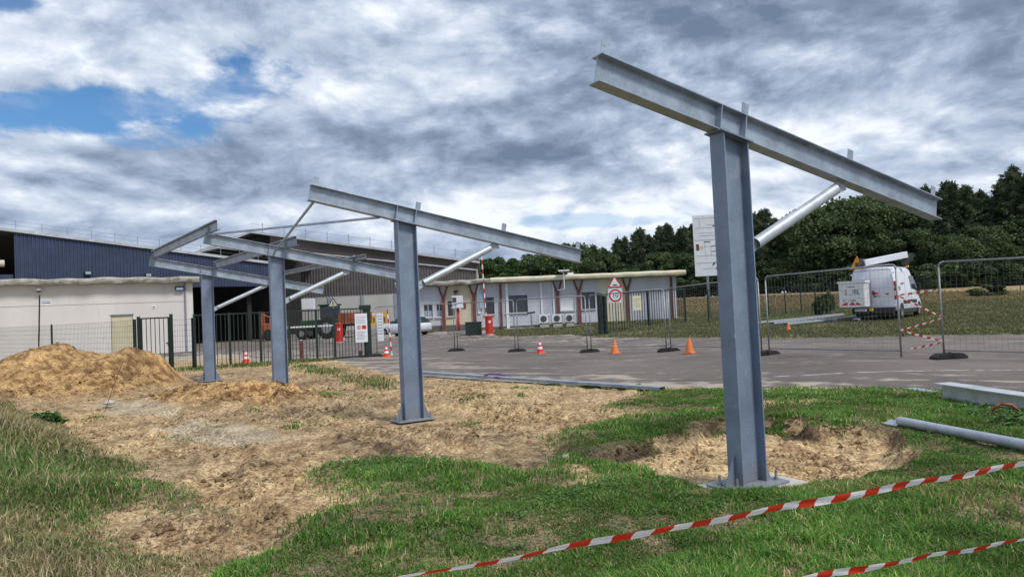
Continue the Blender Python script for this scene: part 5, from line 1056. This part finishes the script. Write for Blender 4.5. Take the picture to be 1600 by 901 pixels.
# lift: turret, boom, elbow, bucket hung behind
box('turret', (-.45, 1.1, 2.56), (.45, 2.4, 2.70), 'dark_plastic', t, bevel=.02)
m = MB(); mm = frameM((-.20, .05, 2.80), (0, 1, 0), (-1, 0, 0), (0, 0, 1)) 
def barbox(m, p, q, w, h):
    p = Vector(p); q = Vector(q); d = (q-p).normalized(); sx = d.cross(Vector((0, 0, 1))).normalized(); sz = sx.cross(d); m.add([tuple(c+sx*a*w/2+sz*b_*h/2) for c in (p, q) for a, b_ in ((-1, -1), (1, -1), (1, 1), (-1, 1))], [(3,2,1,0),(4,5,6,7),(0,1,5,4),(1,2,6,5),(2,3,7,6),(3,0,4,7)])
m = MB(); barbox(m, (-.30, -.15, 2.78), (1.10, 1.9, 3.12), .26, .30); m.build('boom', 'van_white', t, bevel=.02)
m = MB(); barbox(m, (-.35, -.18, 2.66), (-.40, -.05, 2.98), .2, .2); m.build('boom_joint', 'dark_plastic', t, bevel=.02)
m = MB(); barbox(m, (1.0, 1.75, 2.62), (1.35, 2.1, 3.12), .2, .22); m.build('boom_elbow', 'dark_plastic', t, bevel=.02); box('beacon', (.70, 3.4, 2.55), (.86, 3.56, 2.65), 'sign_orange', t, bevel=.02)
plate(t, 'warning_triangle', [(-1.02, 2.52), (-.36, 2.50), (-.66, 3.16)], .16, .19, 'sign_orange'); m = MB(); m.cbox((-.68, .154, 2.72), (.16, .008, .24)); m.cbox((-.60, .154, 2.66), (.2, .008, .06)); m.build('worker_symbol', 'print_ink', t)
BX0, BX1, BY0, BY1 = -1.24, -.10, -1.0, -.28
m = MB(); m.box((BX0, BY0, .78), (BX1, BY0+.05, 1.86)); m.box((BX0, BY1-.05, .78), (BX1, BY1, 1.86)); m.box((BX0, BY0+.05, .78), (BX0+.05, BY1-.05, 1.86)); m.box((BX1-.05, BY0+.05, .78), (BX1, BY1-.05, 1.86)); m.box((BX0, BY0, .74), (BX1, BY1, .78)); bk = m.build('bucket', 'white_paint', t)
m = MB(); m.box((BX0-.05, BY0-.05, 1.86), (BX1+.05, BY0+.07, 1.95)); m.box((BX0-.05, BY1-.07, 1.86), (BX1+.05, BY1+.05, 1.95)); m.box((BX0-.05, BY0+.07, 1.86), (BX0+.07, BY1-.07, 1.95)); m.box((BX1-.07, BY0+.07, 1.86), (BX1+.05, BY1-.07, 1.95)); m.build('bucket_rim', 'white_paint', bk)
for q in (BX0+.03, BX1-.08): box('bucket_rib', (q, BY0-.025, .80), (q+.05, BY0-.001, 1.85), 'white_paint', bk)
for q in (BY0+.1, BY0+.35, BY1-.14): box('bucket_rib', (BX1+.001, q, .80), (BX1+.03, q+.05, 1.85), 'white_paint', bk)
cx_ = (BX0+BX1)/2; text('lettering', 'DEL', .27, 'print_ink', bk, frameM((cx_+.12, BY0-.008, 1.44), (1, 0, 0), (.2, 0, 1), (0, -1, 0))); text('lettering', 'S', .29, 'red_paint', bk, frameM((cx_-.27, BY0-.008, 1.43), (1, 0, 0), (.3, 0, 1), (0, -1, 0)))
box('lettering_rule', (cx_-.34, BY0-.005, 1.31), (cx_+.32, BY0-.001, 1.325), 'print_grey', bk); box('lettering_rule', (cx_-.2, BY0-.005, 1.66), (cx_+.14, BY0-.001, 1.69), 'rust_red', bk)
text('lettering', 'KT 1 MRE', .14, 'print_ink', bk, frameM((cx_-.12, BY0-.008, 1.03), (1, 0, 0), (0, 0, 1), (0, -1, 0)))
for q in (-.34, 0, .34):
    m = MB(); pts = [(cx_+q-.17, .82), (cx_+q+.10, .82), (cx_+q+(.17 if q else .0)*(-1 if q > 0 else 1), .95), (cx_+q+(.03 if q <= 0 else -.13), .95)] if q else [(cx_-.17, .82), (cx_+.17, .82), (cx_+.03, .95), (cx_-.03, .95)]
    m.add([(p, BY0-.004, z_) for p, z_ in pts]+[(p, BY0-.0005, z_) for p, z_ in pts], [(0,1,2,3),(7,6,5,4),(0,4,5,1),(1,5,6,2),(2,6,7,3),(3,7,4,0)]); m.build('red_chevron', 'red_paint', bk)
# silver car by the office
cz = Z(-8.4, 57.0)
t = thing('car', 'pale silver hatchback at the left end of the office, half behind the second column', 'car', (-7.85, 47.9, Z(-7.85, 47.9)), 0)
t.location = (-7.55, 49.2, Z(-7.55, 49.2)); t.rotation_euler = (0, 0, radians(62)); t.scale = (.9, .9, .9)
m = MB(); loft(m, [(-2.0, .45, .85, .78, .74), (-1.85, .28, 1.0, .85, .78), (-1.2, .22, 1.08, .88, .74), (1.1, .22, 1.05, .88, .74), (1.8, .26, .82, .84, .74), (2.0, .38, .68, .72, .66)], BP); b = m.build('body', 'van_white', t, smooth=True)
m = MB(); loft(m, [(-1.95, .95, 1.0, .70, .62), (-1.55, .95, 1.38, .74, .56), (-.9, .95, 1.46, .76, .58), (.0, .95, 1.45, .76, .58), (.45, .95, 1.34, .76, .56), (1.15, .93, 1.0, .74, .66)], BP); m.build('glasshouse', 'glass', t, smooth=True)
m = MB(); loft(m, [(-1.5, 1.40, 1.44, .55, .52), (-.9, 1.44, 1.50, .58, .55), (.0, 1.43, 1.49, .58, .55), (.4, 1.36, 1.39, .55, .5)], BP); m.build('roof', 'van_white', t)
for s in (-1, 1):
    for y in (-.55, .42): lpl('pillar', s*.745, [(y, .98), (y+.08, .98), (y+.02, 1.42), (y-.06, 1.42)], 'van_white', t)
    wheel(t, s*.80, -1.28, .31, .2); wheel(t, s*.80, 1.28, .31, .2)
    box('headlight', (s*.6-.14, 1.82, .62), (s*.6+.14, 1.95, .75), 'panel_white', t, bevel=.02); box('mirror', (s*.92-.08, .72, .95), (s*.92+.08, .84, 1.08), 'van_white', t, bevel=.02)
box('grille', (-.4, 1.93, .42), (.4, 2.02, .58), 'dark_plastic', t)
# ---------------------------------------------------------------- trees
def leaf_mesh(name, V, F, T, mat):
    me = bpy.data.meshes.new(name); V = np.asarray(V, np.float32); n = len(V)//4
    me.vertices.add(len(V)); me.vertices.foreach_set('co', V.ravel()); me.loops.add(len(V)); me.loops.foreach_set('vertex_index', np.arange(len(V), dtype=np.int32))
    me.polygons.add(n); me.polygons.foreach_set('loop_start', np.arange(n, dtype=np.int32)*4); me.polygons.foreach_set('loop_total', np.full(n, 4, np.int32)); me.update(calc_edges=True)
    at = me.color_attributes.new('tint', 'FLOAT_COLOR', 'POINT'); at.data.foreach_set('color', np.concatenate([np.repeat(T, 4, 0), np.ones((len(V), 1))], 1).astype(np.float32).ravel()); me.materials.append(MATS[mat]); return me
def leaf_quads(C, size, aspect, T, dirs=None):
    n = len(C); u = rng.normal(size=(n, 3)) if dirs is None else dirs+.35*rng.normal(size=(n, 3)); u /= np.linalg.norm(u, axis=1, keepdims=True)
    w = rng.normal(size=(n, 3)); w -= (w*u).sum(1, keepdims=True)*u; w /= np.linalg.norm(w, axis=1, keepdims=True); s = size*rng.uniform(.6, 1.35, (n, 1)); u = u*s; w = w*s*aspect
    return np.stack([C-u*.5-w*.15, C+w*.5, C+u*.5, C-w*.5], 1).reshape(-1, 3)
def broad_crown(R, H, z0, n, cols, nb=46):
    C = []; T = []
    for b_ in range(nb):
        a = rng.uniform(0, 2*pi); q = rng.uniform(-.95, 1); rr = sqrt(max(0, 1-q*q))*rng.uniform(.55, 1.0); br = rng.uniform(.16, .34)*R*1.15
        c = np.array([R*rr*cos(a), R*rr*sin(a), z0+H/2+q*H/2*.86]); k_ = n//nb
        d = rng.normal(size=(k_, 3)); d /= np.linalg.norm(d, axis=1, keepdims=True); d[:, 2] = np.abs(d[:, 2])*rng.choice([1, 1, 1, -1], k_)
        C.append(c+d*br*rng.uniform(.55, 1.08, (k_, 1))*np.array([1, 1, .78])); col = np.array(cols[rng.integers(len(cols))])*rng.uniform(.72, 1.25); T.append(np.tile(col, (k_, 1))*rng.uniform(.8, 1.2, (k_, 1)))
    C = np.concatenate(C); T = np.concatenate(T); return leaf_quads(C, .34, .75, T), T
def pine_crown(H, z0, R, n_br, tw, cols):
    C = []; T = []; Dv = []; br = []
    for i in range(n_br):
        q = (i+rng.random())/n_br; z = z0+(H-z0)*q**.9; prof = (1-q)**.68*(.6+.4*min(1, q*6)); L = R*prof*rng.uniform(.30, 1.22)+.22; a = i*2.4+rng.uniform(-.5, .5); up = .15+.5*q
        tip = np.array([L*cos(a), L*sin(a), z+L*up*rng.uniform(.3, 1.1)]); base = np.array([0, 0, z]); br.append((base, tip))
        nt = max(2, int(3+L*1.5)); col = np.array(cols[rng.integers(len(cols))])*rng.uniform(.7, 1.25)
        for j in range(nt):
            f = (.35+.65*(j+1)/nt); c = base+(tip-base)*f+rng.normal(size=3)*.12; d = rng.normal(size=(tw, 3)); d[:, 2] += .7; d /= np.linalg.norm(d, axis=1, keepdims=True)
            C.append(c+d*rng.uniform(.08, .42, (tw, 1))*np.array([1.1, 1.1, .8])); Dv.append(d); T.append(np.tile(col, (tw, 1))*rng.uniform(.75, 1.25, (tw, 1)))
    c = np.array([0, 0, H]); d = rng.normal(size=(40, 3))*.3; d[:, 2] = np.abs(d[:, 2])+1; d /= np.linalg.norm(d, axis=1, keepdims=True); C.append(c+d*rng.uniform(0, .7, (40, 1))); Dv.append(d); T.append(np.tile(np.array(cols[0]), (40, 1)))
    C = np.concatenate(C); T = np.concatenate(T); return leaf_quads(C, .42, .26, T, np.concatenate(Dv)), T, br
PC = [(.066, .100, .052), (.088, .122, .062), (.108, .138, .074), (.052, .080, .044)]
BC = [(.072, .115, .045), (.094, .140, .056), (.056, .090, .040), (.115, .158, .068)]
VAR = {'pine_tree': [], 'broadleaf_tree': [], 'shrub': []}
def trunk_mb(H, r, br, lean=.0):
    m = MB(); k_ = 6; pts = [(lean*H*(i/k_)**2+.08*sin(i*1.9), .06*cos(i*2.3), H*i/k_) for i in range(k_+1)]
    for i in range(k_): m.tube(pts[i], pts[i+1], r*(1-.82*i/k_), 7, r*(1-.82*(i+1)/k_))
    for a, b in br: m.tube(tuple(a), tuple(b), .05, 4, .015)
    return m
for v in range(4):
    H = 15.0; V, T, br = pine_crown(H, [3.2, 5.0, 2.0, 6.0][v], [2.9, 2.5, 3.1, 2.6][v], 96, 26, PC); VAR['pine_tree'].append((trunk_mb(H, .17, br[::3]).mesh('trunk', 'bark'), leaf_mesh('crown', V, None, T, 'pine_needles'), H))
for v in range(4):
    R, H = [(5.2, 10.2), (4.2, 9.0), (3.6, 10.5), (5.8, 8.6)][v]; z0 = [1.5, 1.2, 2.2, .8][v]; V, T = broad_crown(R, H, z0, 15000, BC if v != 2 else [(.07, .13, .035), (.09, .15, .05), (.05, .10, .028)])
    brs = [((0, 0, z0+H*.15), (R*.6*cos(a), R*.6*sin(a), z0+H*.55)) for a in np.arange(0, 6.2, .9)]; VAR['broadleaf_tree'].append((trunk_mb(z0+H*.7, .28, brs).mesh('trunk', 'bark'), leaf_mesh('crown', V, None, T, 'leaves'), z0+H))
for v in range(3):
    V, T = broad_crown(2.3, 3.2, .0, 4200, [BC, PC+BC[:2], [(.045, .075, .03), (.06, .10, .035)]][v], 22); VAR['shrub'].append((trunk_mb(1.8, .08, [((0, 0, .3), (cos(a), sin(a), 1.9)) for a in (0, 1.5, 3, 4.4)]).mesh('stem', 'bark'), leaf_mesh('crown', V, None, T, 'leaves'), 3.2))
used_lab = {}
ORD = ['first', 'second', 'third', 'fourth', 'fifth', 'sixth', 'seventh', 'eighth', 'ninth', 'tenth', 'eleventh', 'twelfth', 'thirteenth', 'fourteenth', 'fifteenth', 'sixteenth', 'seventeenth', 'eighteenth', 'nineteenth', 'twentieth'] + ['twenty-'+w for w in ('first', 'second', 'third', 'fourth', 'fifth')]
def plant(kind, v, x, y, H, lab, group, wide=1.0):
    if group: used_lab[lab] = used_lab.get(lab, 0)+1; lab = lab+', '+ORD[used_lab[lab]-1]+' from the left'
    tm, cm, h0 = VAR[kind][v]; s = H/h0; t = thing(kind, lab, {'pine_tree': 'pine tree', 'broadleaf_tree': 'tree', 'shrub': 'shrub'}[kind], (x, y, float(height(np.array([x]), np.array([y]))[0])-.1), random.uniform(0, 6.28), group)
    t.scale = (s*wide, s*wide, s); part('trunk' if kind != 'shrub' else 'stem', tm, t); part('crown', cm, t); return t
def at_px(px, Y):      # ground bearing of a tree seen in that column of the survey photograph
    return (px-800)/1110*Y
def topz(px, py, Y): hor = 450.5+35-(px-800)*.0466; return 1.6+(hor-py)*Y/1110
def zone(px):
    return ('behind the hangar end' if px < 790 else 'behind the office roof' if px < 985 else 'between office and information board' if px < 1110 else 'just right of the nearest column' if px < 1235
            else 'behind the van' if px < 1430 else 'above the taped fence gap' if px < 1500 else 'at the right edge of the wood')
FR = [(728, 412, 'b'), (752, 402, 'b'), (775, 399, 'b'), (800, 401, 'b'), (828, 397, 'b'), (855, 392, 'b'), (880, 377, 'b'), (902, 383, 'b'), (915, 388, 'p'), (930, 384, 'p'), (948, 390, 'p'), (965, 380, 'p'), (980, 372, 'p'), (1000, 360, 'p'), (1018, 368, 'p'), (1035, 361, 'p'), (1048, 354, 'p'), (1068, 358, 'p'), (1086, 352, 'p'), (1110, 350, 'p'), (1135, 345, 'p'), (1160, 342, 'p'), (1180, 340, 'p'), (1196, 331, 'p'), (1216, 343, 'p'), (1240, 350, 'p'), (1262, 342, 'p'), (1285, 333, 'b'), (1318, 315, 'b'), (1352, 318, 'b'), (1388, 326, 'b'), (1418, 315, 'p'), (1440, 303, 'p'), (1458, 296, 'p'), (1478, 300, 'p'), (1497, 288, 'p'), (1520, 294, 'p'), (1540, 300, 'p'), (1552, 310, 'p'), (1575, 288, 'p'), (1592, 272, 'p'), (1612, 276, 'p'), (1640, 268, 'p'), (1670, 262, 'p'), (1710, 262, 'p'), (1750, 262, 'p')]
def Yl(px): return 118 if px < 790 else 118-(px-790)/(1450-790)*26 if px < 1450 else 92
for i, (px, py, kd) in enumerate(FR):
    Y = Yl(px)+random.uniform(-2, 3); H = topz(px, py, Y)-H1(at_px(px, Y), Y)
    kind = 'pine_tree' if kd == 'p' else 'broadleaf_tree'; v = (2 if px in (752, 800) else i % 4) if kd == 'b' else i % 4
    if kd == 'b' and 1280 < px < 1400: v = (0, 3, 1)[i % 3]
    plant(kind, v, at_px(px, Y), Y, H, ('dark ragged pine ' if kd == 'p' else ('large round dark tree ' if px > 1200 else 'fresh green leafy tree '))+zone(px), 'trees '+zone(px), 1.0 if kd == 'p' else 1.0)
# second and third ranks, a little lower, closing the gaps
for rank in (1, 2):
    for px in range(735, 1760, 26 if rank == 1 else 30):
        Y = Yl(px)+6*rank+random.uniform(-2, 2); py = float(np.interp(px, [a for a, _, _ in FR], [b_ for _, b_, _ in FR]))+random.uniform(6, 22)
        kd = 'pine_tree' if px > 905 and not 1285 < px < 1400 else 'broadleaf_tree'
        plant(kd, random.randrange(4), at_px(px, Y), Y, topz(px, py, Y)-.8, ('rear rank pine ' if kd == 'pine_tree' else 'rear rank leafy tree ')+zone(px), 'rear trees '+zone(px), 1.1)
# lower trees and undergrowth at the wood edge
for px in range(850, 1760, 30):
    Y = Yl(px)-1+random.uniform(-1.5, 1.5); kd = random.random()
    plant('broadleaf_tree', random.choice([0, 1, 3]), at_px(px, Y), Y, random.uniform(5.0, 8.0), 'low leafy tree '+zone(px), 'low trees '+zone(px), 1.05)
for px in range(985, 1760, 24):
    Y = Yl(px)-5+random.uniform(-1, 1); plant('shrub', random.randrange(3), at_px(px, Y), Y, random.uniform(2.0, 3.4), 'undergrowth shrub '+zone(px), 'undergrowth '+zone(px), 1.3)
plant('shrub', 0, 46.5, 69.5, 1.25, 'low rounded green bush on the straw strip, right of the fence gap', None, 1.9)
plant('shrub', 1, 21.0, 47.4, 1.5, 'thin young bush by the meadow fence, left of the van', None, .38)
plant('shrub', 2, 19.6, 45.6, 1.2, 'small bushy weed clump by the meadow fence left of the van', None, .42)
